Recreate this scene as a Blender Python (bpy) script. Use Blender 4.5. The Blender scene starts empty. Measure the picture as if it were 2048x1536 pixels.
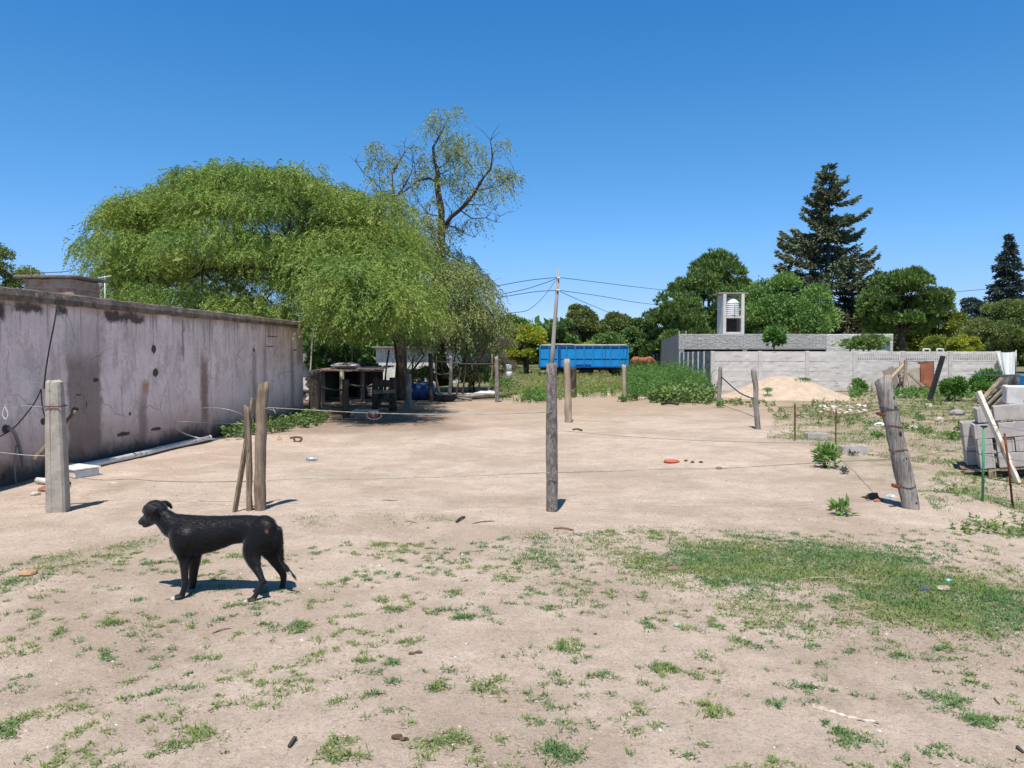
import bpy, bmesh, math, random
import numpy as np
from mathutils import Vector, Matrix, noise as mnoise
R=math.radians
# ------------------------------------------------------------------ camera, sky, sun
sc=bpy.context.scene
F_PX,CX,CY,EYE,PITCH=1540.0,1024.0,768.0,1.6,R(2.16)
cam=bpy.data.objects.new('camera',bpy.data.cameras.new('camera')); sc.collection.objects.link(cam)
cam.location=(0,0,EYE); cam.rotation_euler=(R(90)-PITCH,0,0)
cam.data.sensor_width=36; cam.data.lens=F_PX/2048*36; cam.data.clip_end=2000; cam.data.clip_start=.05
sc.camera=cam
SUN_EL,SUN_AZ=R(67),R(13)      # azimuth: degrees left of straight behind the camera
sdir=Vector((-math.sin(SUN_AZ)*math.cos(SUN_EL),-math.cos(SUN_AZ)*math.cos(SUN_EL),math.sin(SUN_EL)))
w=bpy.data.worlds.new('World'); sc.world=w; w.use_nodes=True
wn=w.node_tree; bg=wn.nodes['Background']
sky=wn.nodes.new('ShaderNodeTexSky'); sky.sky_type='NISHITA'; sky.sun_disc=False
sky.sun_elevation=SUN_EL; sky.sun_rotation=R(180)+SUN_AZ
sky.altitude=200; sky.air_density=1.0; sky.dust_density=0.1; sky.ozone_density=3.2
hs_=wn.nodes.new('ShaderNodeHueSaturation'); hs_.inputs['Saturation'].default_value=1.36   # clear deep blue noon air
wn.links.new(sky.outputs[0],hs_.inputs['Color']); 
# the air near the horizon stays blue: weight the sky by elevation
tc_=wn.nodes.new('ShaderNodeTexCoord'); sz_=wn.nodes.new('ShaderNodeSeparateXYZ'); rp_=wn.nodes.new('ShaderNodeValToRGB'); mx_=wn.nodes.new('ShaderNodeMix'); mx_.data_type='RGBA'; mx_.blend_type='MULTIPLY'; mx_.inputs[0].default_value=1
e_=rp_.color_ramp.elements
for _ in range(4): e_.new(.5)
for q_,(p_,c_) in zip(e_,((0,(.50,.58,.92,1)),(.07,(.56,.63,.93,1)),(.14,(.74,.80,.95,1)),(.27,(.96,.93,.93,1)),(.44,(1,1,1,1)),(.75,(1.15,.74,.46,1)))): q_.position=p_; q_.color=c_  # last stop: zenith above the view recoloured to darken and neutralise shadows
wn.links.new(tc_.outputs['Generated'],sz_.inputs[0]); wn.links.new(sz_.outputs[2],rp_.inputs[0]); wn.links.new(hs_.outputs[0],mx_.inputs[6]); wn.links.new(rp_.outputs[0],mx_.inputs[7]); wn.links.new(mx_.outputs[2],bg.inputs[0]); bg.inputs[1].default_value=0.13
sl=bpy.data.lights.new('sun','SUN'); so=bpy.data.objects.new('sun',sl); sc.collection.objects.link(so)
sl.energy=4.9; sl.angle=R(.53); sl.color=(1,.945,.865)
so.rotation_euler=sdir.to_track_quat('Z','Y').to_euler(); so.location=(-10,-20,40)
sc.view_settings.view_transform='Standard'; sc.view_settings.look='None'
sc.view_settings.gamma=1; sc.view_settings.exposure=0.36
# ------------------------------------------------------------------ helpers
random.seed(7); rng=np.random.default_rng(11)
RU=random.uniform
col=sc.collection
cp,sp=math.cos(PITCH),math.sin(PITCH)
def ray(px,py):
    a=(px-CX)/F_PX; b=-(py-CY)/F_PX
    return Vector((a,cp+b*sp,-sp+b*cp))
def P(px,py,Y):
    d=ray(px,py); return Vector((0,0,EYE))+d*(Y/d.y)
def hgt(x,y):
    n=.012*math.sin(.9*x+.5*y)+.010*math.sin(2.3*x-1.1*y+1)+.006*math.sin(5.1*x+3.3*y)
    n+=.07*math.exp(-((x-4.75)**2/.5+(y-8.2)**2/.25))
    n+=.12*math.exp(-((x-5.6)**2/3.0+(y-13.2)**2/1.6))
    n+=.07*math.exp(-((x-3.2)**2/1.0+(y-12.4)**2/2.0))
    return n
def G(px,py):
    d=ray(px,py); t=-EYE/d.z; p=Vector((0,0,EYE))+d*t
    for _ in range(3):
        t=(hgt(p.x,p.y)-EYE)/d.z; p=Vector((0,0,EYE))+d*t
    return p
WM={}
def wmat(o): return WM.get(o.name,Matrix.Identity(4))
def tagp(o,label=None,cat=None,group=None,kind=None):
    if label: o['label']=label
    if cat: o['category']=cat
    if group: o['group']=group
    if kind: o['kind']=kind
    return o
def thing(name,label,cat,loc=(0,0,0),rz=0,group=None,kind=None):
    o=bpy.data.objects.new(name,None); col.objects.link(o); o.empty_display_size=.1
    o.location=loc; o.rotation_euler=(0,0,rz)
    WM[o.name]=Matrix.Translation(Vector(loc))@Matrix.Rotation(rz,4,'Z')
    return tagp(o,label,cat,group,kind)
def link_mesh(name,me,mat,parent=None,**kw):
    """mesh given in world coordinates; origin goes to the base of the thing, or into the parent's frame"""
    if mat is not None:
        for m in (mat if isinstance(mat,(list,tuple)) else [mat]): me.materials.append(m)
    n=len(me.vertices); co=np.empty(n*3,'f'); me.vertices.foreach_get('co',co); co=co.reshape(-1,3)
    o=bpy.data.objects.new(name,me); col.objects.link(o)
    if parent is None:
        org=Vector(((co[:,0].min()+co[:,0].max())/2,(co[:,1].min()+co[:,1].max())/2,co[:,2].min()))
        co=co-np.array(org,'f'); o.location=org; WM[o.name]=Matrix.Translation(org)
    else:
        mi=np.array(wmat(parent).inverted(),'f'); co=co@mi[:3,:3].T+mi[:3,3]; o.parent=parent; WM[o.name]=wmat(parent)
    me.vertices.foreach_set('co',np.ascontiguousarray(co,dtype='f').ravel()); me.update()
    return tagp(o,**kw)
def bulk(name,V,Fq,mat,parent=None,smooth=False,**kw):
    V=np.ascontiguousarray(V,dtype='f').reshape(-1,3); Fq=np.ascontiguousarray(Fq,dtype='i'); k=Fq.shape[1]
    me=bpy.data.meshes.new(name); me.vertices.add(len(V)); me.vertices.foreach_set('co',V.ravel())
    me.loops.add(Fq.size); me.loops.foreach_set('vertex_index',Fq.ravel())
    me.polygons.add(len(Fq)); me.polygons.foreach_set('loop_start',np.arange(0,Fq.size,k,dtype='i'))
    me.polygons.foreach_set('use_smooth',np.full(len(Fq),smooth)); me.update(calc_edges=True)
    return link_mesh(name,me,mat,parent,**kw)
def frame(d):
    d=Vector(d).normalized(); u=Vector((0,0,1)) if abs(d.z)<.9 else Vector((1,0,0))
    s=d.cross(u).normalized(); return s,s.cross(d).normalized(),d
class MB:
    def __init__(s): s.v=[]; s.f=[]; s.m=[]; s.sm=[]; s.cur=0
    def face(s,idx,smooth=False): s.f.append(tuple(idx)); s.m.append(s.cur); s.sm.append(smooth)
    def box(s,c,size,rot=None,bev=0.0,jit=0):
        c=Vector(c); hx,hy,hz=[q/2 for q in size]; rot=rot or Matrix.Identity(3)
        n=len(s.v)
        if bev<=0:
            for z in (-hz,hz):
                for x,y in ((-hx,-hy),(hx,-hy),(hx,hy),(-hx,hy)):
                    s.v.append(c+rot@Vector((x+RU(-jit,jit),y+RU(-jit,jit),z+RU(-jit,jit))))
            for q in ((3,2,1,0),(4,5,6,7),(0,1,5,4),(1,2,6,5),(2,3,7,6),(3,0,4,7)): s.face([n+i for i in q])
        else:
            bm=bmesh.new(); bmesh.ops.create_cube(bm,size=1)
            for v in bm.verts: v.co=Vector((v.co.x*2*hx+RU(-jit,jit),v.co.y*2*hy+RU(-jit,jit),v.co.z*2*hz+RU(-jit,jit)))
            bmesh.ops.bevel(bm,geom=list(bm.edges),offset=bev,segments=1,affect='EDGES')
            bm.verts.ensure_lookup_table()
            for v in bm.verts: s.v.append(c+rot@v.co)
            for fc in bm.faces: s.face([n+v.index for v in fc.verts])
            bm.free()
        return s
    def beam(s,a,b,wd,th,roll=0,bev=0,jit=0):
        a=Vector(a); b=Vector(b); x,y,d=frame(b-a); m=Matrix((x,y,d)).transposed()@Matrix.Rotation(roll,3,'Z')
        return s.box((a+b)/2,(wd,th,(b-a).length),m,bev,jit)
    def tube(s,pts,rad,n=8,cap=True,lob=0,seed=0,smooth=True):
        pts=[Vector(p) for p in pts]; k=len(pts)
        if not hasattr(rad,'__len__'): rad=[rad]*k
        base=len(s.v); px=None
        for i,p in enumerate(pts):
            d=(pts[min(i+1,k-1)]-pts[max(i-1,0)])
            if d.length<1e-9: d=Vector((0,0,1))
            d.normalize()
            if px is None: px,_,_=frame(d)
            px=(px-d*px.dot(d)).normalized(); py=d.cross(px)
            for j in range(n):
                a=2*math.pi*j/n; r=rad[i]
                if lob: r*=1+lob*mnoise.noise(Vector((math.cos(a)*1.6+seed,math.sin(a)*1.6,i*.35+seed*3)))
                s.v.append(p+px*(r*math.cos(a))+py*(r*math.sin(a)))
        for i in range(k-1):
            for j in range(n):
                a=base+i*n+j; b=base+i*n+(j+1)%n
                s.face((a,b,b+n,a+n),smooth)
        if cap:
            s.face([base+j for j in range(n)][::-1]); s.face([base+(k-1)*n+j for j in range(n)])
        return s
    def lathe(s,c,prof,n=20,axis=None,smooth=True):
        c=Vector(c); x,y,d=frame(axis or (0,0,1)); base=len(s.v)
        for r,z in prof:
            for j in range(n):
                a=2*math.pi*j/n; s.v.append(c+x*(r*math.cos(a))+y*(r*math.sin(a))+d*z)
        for i in range(len(prof)-1):
            for j in range(n):
                a=base+i*n+j; b=base+i*n+(j+1)%n; s.face((a,b,b+n,a+n),smooth)
        s.face([base+j for j in range(n)][::-1]); s.face([base+(len(prof)-1)*n+j for j in range(n)])
        return s
    def rock(s,c,size,seed=0,rough=.25,rz=0):
        bm=bmesh.new(); bmesh.ops.create_icosphere(bm,subdivisions=2,radius=1); n=len(s.v); m=Matrix.Rotation(rz,3,'Z')
        for v in bm.verts:
            q=v.co*(1+rough*mnoise.noise(v.co*1.7+Vector((seed*5.3,seed,0))))
            s.v.append(Vector(c)+m@Vector((q.x*size[0]/2,q.y*size[1]/2,q.z*size[2]/2)))
        for fc in bm.faces: s.face([n+v.index for v in fc.verts])
        bm.free(); return s
    def poly(s,pts,th,direction):
        """flat outline extruded by a thickness"""
        n=len(s.v); k=len(pts); d=Vector(direction).normalized()*th
        for p in pts: s.v.append(Vector(p))
        for p in pts: s.v.append(Vector(p)+d)
        s.face(list(range(n,n+k))[::-1]); s.face(list(range(n+k,n+2*k)))
        for i in range(k): j=(i+1)%k; s.face((n+i,n+j,n+k+j,n+k+i))
        return s
    def build(s,name,mat,parent=None,**kw):
        me=bpy.data.meshes.new(name); me.from_pydata([tuple(v) for v in s.v],[],s.f)
        me.polygons.foreach_set('use_smooth',s.sm)
        if isinstance(mat,(list,tuple)): me.polygons.foreach_set('material_index',s.m)
        me.update(); 
        bm=bmesh.new(); bm.from_mesh(me); bmesh.ops.recalc_face_normals(bm,faces=bm.faces); bm.to_mesh(me); bm.free()
        return link_mesh(name,me,mat,parent,**kw)
# ------------------------------------------------------------------ materials
class NT:
    def __init__(s,name):
        s.m=bpy.data.materials.new(name); s.m.use_nodes=True; s.nt=s.m.node_tree; s.nt.nodes.clear()
        s.out=s.nt.nodes.new('ShaderNodeOutputMaterial'); s.b=s.n('ShaderNodeBsdfPrincipled')
        s.nt.links.new(s.b.outputs[0],s.out.inputs[0])
    def put(s,sock,v):
        if isinstance(v,bpy.types.NodeSocket): s.nt.links.new(v,sock)
        elif hasattr(v,'outputs'): s.nt.links.new(v.outputs[0],sock)
        elif hasattr(v,'__len__') and len(v)==3 and sock.type=='RGBA': sock.default_value=(*v,1)
        else: sock.default_value=v
    def n(s,t,props=None,**inp):
        nd=s.nt.nodes.new(t)
        for k,v in (props or {}).items(): setattr(nd,k,v)
        for k,v in inp.items(): s.put(nd.inputs[k.replace('_',' ')],v)
        return nd
    def math(s,op,a,b=0.0,c=0.0):
        nd=s.nt.nodes.new('ShaderNodeMath'); nd.operation=op
        for i,v in enumerate((a,b,c)): s.put(nd.inputs[i],v)
        return nd.outputs[0]
    def mix(s,f,a,b,bt='MIX'):
        nd=s.nt.nodes.new('ShaderNodeMix'); nd.data_type='RGBA'; nd.blend_type=bt
        s.put(nd.inputs[0],f); s.put(nd.inputs[6],a); s.put(nd.inputs[7],b); return nd.outputs[2]
    def obj(s): return s.n('ShaderNodeTexCoord').outputs['Object']
    def pos(s): return s.n('ShaderNodeNewGeometry').outputs['Position']
    def map(s,v,sc=(1,1,1)):
        nd=s.n('ShaderNodeMapping'); s.put(nd.inputs[0],v); nd.inputs['Scale'].default_value=sc; return nd.outputs[0]
    def noise(s,v,scale,detail=5,rough=.6,dist=0):
        nd=s.n('ShaderNodeTexNoise',Scale=scale,Detail=detail,Roughness=rough,Distortion=dist); s.put(nd.inputs['Vector'],v); return nd.outputs[0]
    def ramp(s,v,stops):
        nd=s.n('ShaderNodeValToRGB'); s.put(nd.inputs[0],v); e=nd.color_ramp.elements
        while len(e)<len(stops): e.new(.5)
        for q,(p,c) in zip(e,stops): q.position=p; q.color=(*c,1) if len(c)==3 else c
        return nd.outputs[0]
    def mr(s,v,a,b,c=0,d=1,smooth=True):
        nd=s.n('ShaderNodeMapRange'); nd.interpolation_type='SMOOTHSTEP' if smooth else 'LINEAR'
        for i,q in enumerate((v,a,b,c,d)): s.put(nd.inputs[i],q)
        return nd.outputs[0]
    def bump(s,h,strength,dist=.02,prev=None):
        nd=s.n('ShaderNodeBump',Strength=strength,Distance=dist,Height=h)
        if prev is not None: s.put(nd.inputs['Normal'],prev)
        return nd.outputs[0]
    def set(s,**k):
        for a,v in k.items(): s.put(s.b.inputs[a.replace('_',' ')],v)
        return s
def M(name,c1,c2=None,scale=4,rough=.85,bump=.4,bs=25,stretch=(1,1,1),spec=.25,metal=0,c3=None,dist=.01,lo=.35,hi=.65,spots=14):
    t=NT(name); v=t.map(t.obj(),stretch)
    rnd=t.n('ShaderNodeObjectInfo').outputs['Random']; off=t.n('ShaderNodeVectorMath',{'operation':'ADD'})
    t.put(off.inputs[0],v); cmb=t.n('ShaderNodeCombineXYZ',X=t.math('MULTIPLY',rnd,37.0),Y=t.math('MULTIPLY',rnd,11.0)); t.put(off.inputs[1],cmb)
    v=off.outputs[0]
    c2=c2 or tuple(x*.7 for x in c1)
    cc=t.mix(t.mr(t.noise(v,scale),lo,hi),c1,c2)
    if c3: cc=t.mix(t.mr(t.noise(v,spots,4,.7),.56,.68),cc,c3)
    t.set(Base_Color=cc,Roughness=rough,Metallic=metal)
    t.b.inputs['Specular IOR Level'].default_value=spec
    if bump: t.set(Normal=t.bump(t.noise(v,bs,8,.7),bump,dist))
    return t.m
def leafmat(name,c1,c2,c3=None,trans=.3,rough=.55,pscale=.8):
    t=NT(name); rp=t.n('ShaderNodeNewGeometry').outputs['Random Per Island']
    cc=t.mix(rp,c1,c2)
    ns=t.mr(t.noise(t.obj(),pscale,3),.42,.6)
    c3=c3 or tuple(x*.7 for x in c1)
    cc=t.mix(t.math('MULTIPLY',ns,.7),cc,c3)
    t.set(Base_Color=cc,Roughness=rough); t.b.inputs['Specular IOR Level'].default_value=.25
    tr=t.n('ShaderNodeBsdfTranslucent'); t.put(tr.inputs[0],t.mix(.5,cc,(c1[0]*1.3,c1[1]*1.35,c1[2]*.6)))
    mx=t.n('ShaderNodeMixShader'); mx.inputs[0].default_value=trans
    t.put(mx.inputs[1],t.b.outputs[0]); t.put(mx.inputs[2],tr.outputs[0]); t.put(t.out.inputs[0],mx.outputs[0])
    return t.m
def W(name,c1,c2,crack,rough=.88,sc_=1.0,bump=1.0):
    t=NT(name); rnd=t.n('ShaderNodeObjectInfo').outputs['Random']; v=t.obj()
    off=t.n('ShaderNodeVectorMath',{'operation':'ADD'}); t.put(off.inputs[0],v); cmb=t.n('ShaderNodeCombineXYZ',X=t.math('MULTIPLY',rnd,9.0),Z=t.math('MULTIPLY',rnd,31.0)); t.put(off.inputs[1],cmb); v=off.outputs[0]
    g=t.noise(t.map(v,(22*sc_,22*sc_,1.1*sc_)),1.6,6,.65,.6); g2=t.noise(t.map(v,(60*sc_,60*sc_,2.4*sc_)),1.5,5,.7); pat=t.noise(v,3.5*sc_,5,.65)
    c=t.mix(t.mr(g,.35,.62),c2,c1); c=t.mix(t.math('MULTIPLY',t.mr(pat,.45,.65),.5),c,tuple(x*1.35 for x in c1)); c=t.mix(t.math('MULTIPLY',t.mr(pat,.42,.3),.6),c,c2)
    c=t.mix(t.math('MULTIPLY',t.mr(g2,.46,.36),.75),c,crack); c=t.mix(t.mr(t.noise(t.map(v,(14*sc_,14*sc_,1.6*sc_)),1.2,4,.6),.37,.31),c,crack)
    t.set(Base_Color=c,Roughness=rough); t.b.inputs['Specular IOR Level'].default_value=.15
    t.set(Normal=t.bump(g2,.5*bump,.006,t.bump(g,.8*bump,.02))); return t.m
wood=M('weathered_wood',(.27,.225,.175),(.14,.11,.085),scale=9,bump=.9,bs=30,stretch=(1.6,1.6,.12),c3=(.045,.035,.028),dist=.02,spots=16)
wood_grey=M('grey_wood',(.33,.30,.26),(.19,.165,.14),scale=10,bump=.9,bs=34,stretch=(1.6,1.6,.11),c3=(.06,.05,.042),dist=.02,spots=18)
wood_pale=M('pale_wood',(.42,.35,.26),(.30,.23,.16),scale=8,bump=.5,bs=30,stretch=(1.5,1.5,.15),c3=(.15,.10,.07))
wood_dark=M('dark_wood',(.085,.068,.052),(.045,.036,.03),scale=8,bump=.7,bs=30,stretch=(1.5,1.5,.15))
wood=W('split_wood',(.30,.23,.165),(.15,.11,.08),(.035,.027,.02))
wood_grey=W('cracked_grey_wood',(.31,.285,.255),(.15,.135,.12),(.03,.026,.022))
bark_grey=M('flaky_bark',(.33,.30,.27),(.17,.14,.12),scale=26,bump=1,bs=40,stretch=(1.5,1.5,.55),c3=(.05,.04,.035),dist=.03,spots=30)
bark=M('bark',(.12,.085,.06),(.05,.038,.03),scale=9,bump=1,bs=14,stretch=(1.5,1.5,.3),dist=.06)
bark_far=M('far_bark',(.11,.09,.07),(.06,.05,.04),scale=3,bump=0)
concrete=M('concrete',(.42,.38,.33),(.33,.29,.25),scale=7,bump=.5,bs=60,c3=(.24,.21,.18),dist=.008,spots=30)
conc_grey=M('grey_concrete',(.30,.28,.27),(.23,.215,.205),scale=5,bump=.5,bs=70,dist=.006)
block_m=M('block_concrete',(.47,.435,.41),(.39,.36,.34),scale=6,bump=.7,bs=90,c3=(.25,.23,.22),dist=.006,spots=60)
white_pl=M('white_plastic',(.72,.72,.70),(.58,.57,.54),scale=5,rough=.45,bump=.1,c3=(.35,.31,.27),spots=9)
white_paint=M('white_paint',(.72,.71,.68),(.55,.53,.49),scale=4,rough=.6,bump=.2)
rust=M('rust',(.17,.06,.03),(.09,.035,.02),scale=10,rough=.8,bump=.5,c3=(.27,.12,.06))
metal_g=M('galvanised_wire',(.32,.31,.30),(.20,.19,.175),scale=12,rough=.45,metal=.75,bump=0)
black_m=M('black_plastic',(.018,.018,.019),(.03,.03,.03),scale=5,rough=.5,bump=.1)
cable_m=M('black_cable',(.03,.03,.032),(.05,.05,.05),rough=.5,bump=0)
blue_pl=M('blue_plastic',(.02,.045,.16),(.03,.07,.22),scale=3,rough=.4,bump=.1,c3=(.10,.11,.14))
brick_m=M('brick',(.30,.12,.07),(.22,.09,.055),scale=12,bump=.6,c3=(.38,.30,.25))
rub_m=M('pale_rubble',(.50,.45,.39),(.33,.28,.23),scale=10,bump=.6)
tan_m=M('tan_card',(.42,.31,.20),(.30,.22,.14),scale=8,bump=.3)
dung_m=M('brown_dung',(.14,.095,.06),(.09,.06,.04),scale=30,bump=.8,bs=60)
# ------------------------------------------------------------------ ground
def ground_mat():
    t=NT('sandy_soil'); p=t.pos()
    big=t.noise(p,.55,5,.6); mid=t.noise(p,2.6,7,.72); fine=t.noise(p,38,6,.75); grit=t.noise(p,150,4,.8)
    c=t.mix(t.mr(mid,.32,.66),(.67,.54,.445),(.535,.425,.345))
    c=t.mix(t.math('MULTIPLY',t.mr(big,.45,.60),.72),c,(.45,.35,.275))
    c=t.mix(t.math('MULTIPLY',t.mr(t.noise(p,1.7,4,.6),.55,.72),.35),c,(.78,.645,.54))
    c=t.mix(t.math('MULTIPLY',t.mr(fine,.47,.66),.5),c,(.35,.265,.205))
    c=t.mix(t.math('MULTIPLY',t.mr(grit,.58,.72),.35),c,(.78,.68,.57))
    c=t.mix(t.math('MULTIPLY',t.mr(t.noise(p,95,4,.8),.55,.64),.6),c,(.20,.15,.11))
    sep=t.n('ShaderNodeSeparateXYZ'); t.put(sep.inputs[0],p); X,Y=sep.outputs[0],sep.outputs[1]
    yy=t.math('ADD',Y,t.math('MULTIPLY',t.math('SUBTRACT',t.noise(p,.35,4),.5),12.0))
    c=t.mix(t.math('MULTIPLY',t.mr(t.noise(p,.9,6,.75),.55,.66),.38),c,(.33,.25,.19))
    c=t.mix(t.math('MULTIPLY',t.mr(t.noise(t.map(p,(1,.45,1)),14,5,.75),.56,.66),.35),c,(.33,.255,.20))
    far=t.mr(yy,14.5,24)
    c=t.mix(t.math('MULTIPLY',far,.62),c,(.33,.235,.165))
    veg=t.mr(yy,29,38); c=t.mix(t.math('MULTIPLY',veg,.8),c,(.13,.14,.065))
    # soil of the overgrown right-hand yard
    xx=t.math('ADD',t.math('SUBTRACT',X,t.math('MULTIPLY',Y,.30)),t.math('MULTIPLY',t.math('SUBTRACT',t.noise(p,.8,4),.5),2.5))
    rt=t.math('MULTIPLY',t.mr(xx,.9,2.2),t.mr(Y,8.3,10.5))
    gv=t.mr(t.noise(p,2.1,5,.7),.42,.62)
    c=t.mix(t.math('MULTIPLY',rt,t.math('MULTIPLY_ADD',gv,.5,.18)),c,(.20,.19,.09))
    # darker brown soil around the big tree
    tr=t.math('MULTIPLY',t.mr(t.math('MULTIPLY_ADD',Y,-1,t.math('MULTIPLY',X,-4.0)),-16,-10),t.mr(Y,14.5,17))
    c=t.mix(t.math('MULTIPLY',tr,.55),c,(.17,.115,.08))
    t.set(Base_Color=c,Roughness=.95); t.b.inputs['Specular IOR Level'].default_value=.12
    nb=t.bump(t.noise(p,3.5,7,.75),.6,.08); nb=t.bump(t.noise(p,9,6,.7),.55,.045,nb); nb=t.bump(fine,.8,.024,nb); nb=t.bump(grit,.7,.008,nb)
    t.set(Normal=nb); return t.m
def axis(dense0,dense1,step,ends,grow=1.12):
    a=list(np.arange(dense0,dense1,step)); s=step
    v=dense1
    while v<ends[1]: a.append(v); s*=grow; v+=s
    a.append(ends[1]); s=step; v=dense0-step; pre=[]
    while v>ends[0]: pre.append(v); s*=grow; v-=s
    pre.append(ends[0]); return np.array(pre[::-1]+a)
xs=axis(-5.5,6.5,.045,(-600,600)); ys=axis(2.4,11,.045,(-300,900),1.10)
XX,YY=np.meshgrid(xs,ys); nv=np.vectorize(hgt)
ZZ=.012*np.sin(.9*XX+.5*YY)+.010*np.sin(2.3*XX-1.1*YY+1)+.006*np.sin(5.1*XX+3.3*YY)
ZZ+=.07*np.exp(-((XX-4.75)**2/.5+(YY-8.2)**2/.25))+.12*np.exp(-((XX-5.6)**2/3.0+(YY-13.2)**2/1.6))+.07*np.exp(-((XX-3.2)**2/1.0+(YY-12.4)**2/2.0))
lump=np.zeros_like(ZZ)
for iy in range(len(ys)):
    if 2<ys[iy]<12:
        for ix in range(len(xs)):
            if -6<xs[ix]<7:
                lump[iy,ix]=.006*mnoise.noise(Vector((xs[ix]*6,ys[iy]*6,0)))+.004*mnoise.noise(Vector((xs[ix]*15,ys[iy]*15,3)))
ZZ=ZZ+lump
nx,ny=len(xs),len(ys); idx=np.arange(nx*ny).reshape(ny,nx)
fq=np.stack([idx[:-1,:-1],idx[:-1,1:],idx[1:,1:],idx[1:,:-1]],-1).reshape(-1,4)
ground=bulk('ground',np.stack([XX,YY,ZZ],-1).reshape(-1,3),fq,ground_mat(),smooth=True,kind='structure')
# ------------------------------------------------------------------ grass and litter
def blades(base,length,width,lean,az,curl=.5):
    N=len(base); up=np.array([0,0,1.0]); h=np.stack([np.cos(az),np.sin(az),np.zeros(N)],-1); s=np.stack([-np.sin(az),np.cos(az),np.zeros(N)],-1)
    d1=h*np.sin(lean)[:,None]+up*np.cos(lean)[:,None]; l2=np.minimum(lean+curl,1.75); d2=h*np.sin(l2)[:,None]+up*np.cos(l2)[:,None]
    L=length[:,None]; W=width[:,None]/2
    m=base+d1*L*.5; e=m+d2*L*.5
    V=np.stack([base-s*W,base+s*W,m-s*W*.85,m+s*W*.85,e-s*W*.12,e+s*W*.12],1)
    i=np.arange(N)[:,None]*6
    Fq=np.concatenate([i+np.array([[0,1,3,2]]),i+np.array([[2,3,5,4]])]); return V.reshape(-1,3),Fq
def join(parts):
    V=[];Fq=[];o=0
    for v,f in parts: V.append(v); Fq.append(f+o); o+=len(v)
    return np.concatenate(V),np.concatenate(Fq)
def inpoly(x,y,poly):
    c=np.zeros(len(x),bool); j=len(poly)-1
    for i in range(len(poly)):
        xi,yi=poly[i]; xj,yj=poly[j]
        c^=((yi>y)!=(yj>y))&(x<(xj-xi)*(y-yi)/(yj-yi+1e-12)+xi); j=i
    return c
def gp(pts): return [tuple(G(*p)[:2]) for p in pts]
def nz(x,y,s,o=0): return np.array([mnoise.noise(Vector((a*s+o,b*s,o))) for a,b in zip(x,y)])
hv=np.vectorize(hgt,otypes=[float])
def edge_dist(x,y,poly):
    d=np.full(len(x),1e9)
    for i in range(len(poly)):
        ax,ay=poly[i]; bx,by=poly[(i+1)%len(poly)]; ex,ey=bx-ax,by-ay; t=np.clip(((x-ax)*ex+(y-ay)*ey)/(ex*ex+ey*ey+1e-12),0,1); d=np.minimum(d,np.hypot(x-ax-ex*t,y-ay-ey*t))
    return d
def scatter_poly(poly,dens,ns=None,thr=0,soft=.2,o=0,fall=0):
    q=np.array(poly); x0,y0=q.min(0); x1,y1=q.max(0); n=int((x1-x0)*(y1-y0)*dens)
    x=rng.uniform(x0,x1,n); y=rng.uniform(y0,y1,n); k=inpoly(x,y,poly); x,y=x[k],y[k]
    if fall: k=rng.uniform(0,1,len(x))<np.clip(edge_dist(x,y,poly)/fall,0,1)**1.4; x,y=x[k],y[k]
    if ns:
        v=nz(x,y,ns,o)*.5+nz(x,y,ns*3.1,o+5)*.3+nz(x,y,ns*8.3,o+9)*.25; k=rng.uniform(0,1,len(x))<np.clip((v-thr)/soft,0,1); x,y=x[k],y[k]
    return x,y
def to_blades(x,y,l0,l1,w,lean0,lean1,curl=.5):
    n=len(x); return blades(np.stack([x,y,hv(x,y)-.004],-1),rng.uniform(l0,l1,n),rng.uniform(.7,1.3,n)*w,rng.uniform(lean0,lean1,n),rng.uniform(0,6.283,n),curl)
parts=[]
core=gp([(1290,1062),(1400,1072),(1530,1078),(1700,1080),(1880,1108),(1900,1135),(2080,1150),(2200,1190),(2250,1290),(2048,1310),(1900,1285),(1700,1272),(1560,1235),(1400,1190),(1250,1165),(1190,1125),(1230,1090)])
x,y=scatter_poly(core,12500,1.25,-.34,.42,3,.45); parts.append(to_blades(x,y,.020,.052,.0056,.45,1.3))
rim=gp([(1000,1062),(1290,1045),(1560,1058),(1900,1095),(2200,1150),(2400,1340),(1950,1345),(1650,1310),(1400,1245),(1180,1180),(950,1120)])
x,y=scatter_poly(rim,8000,2.2,-.08,.35,8,.4); parts.append(to_blades(x,y,.018,.045,.005,.5,1.3))
band=gp([(575,1022),(760,1018),(990,1032),(900,1052),(700,1062),(560,1060)])
x,y=scatter_poly(band,4600,2.4,-.12,.4,2,.25); parts.append(to_blades(x,y,.015,.035,.005,.6,1.3))
lband=gp([(-60,1145),(120,1098),(330,1062),(345,1085),(250,1125),(60,1185),(-80,1215)])
x,y=scatter_poly(lband,5600,2.4,-.16,.35,4,.25); parts.append(to_blades(x,y,.018,.045,.005,.6,1.3))
topband=gp([(1290,1020),(1700,1022),(1700,1040),(1290,1040)])
x,y=scatter_poly(topband,500,2.4,0,.35,6); parts.append(to_blades(x,y,.012,.03,.005,.6,1.3))
rb=gp([(1830,985),(1880,940),(2060,925),(2250,960),(2250,1090),(2060,1070),(1900,1045)])
x,y=scatter_poly(rb,4800,1.8,-.08,.35,9); parts.append(to_blades(x,y,.02,.055,.006,.4,1.2))
yd=gp([(1560,815),(1900,795),(2300,795),(2500,960),(1900,935),(1700,900),(1530,880)])
x,y=scatter_poly(yd,1300,1.0,-.05,.35,12); parts.append(to_blades(x,y,.03,.08,.010,.3,1.2))
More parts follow.
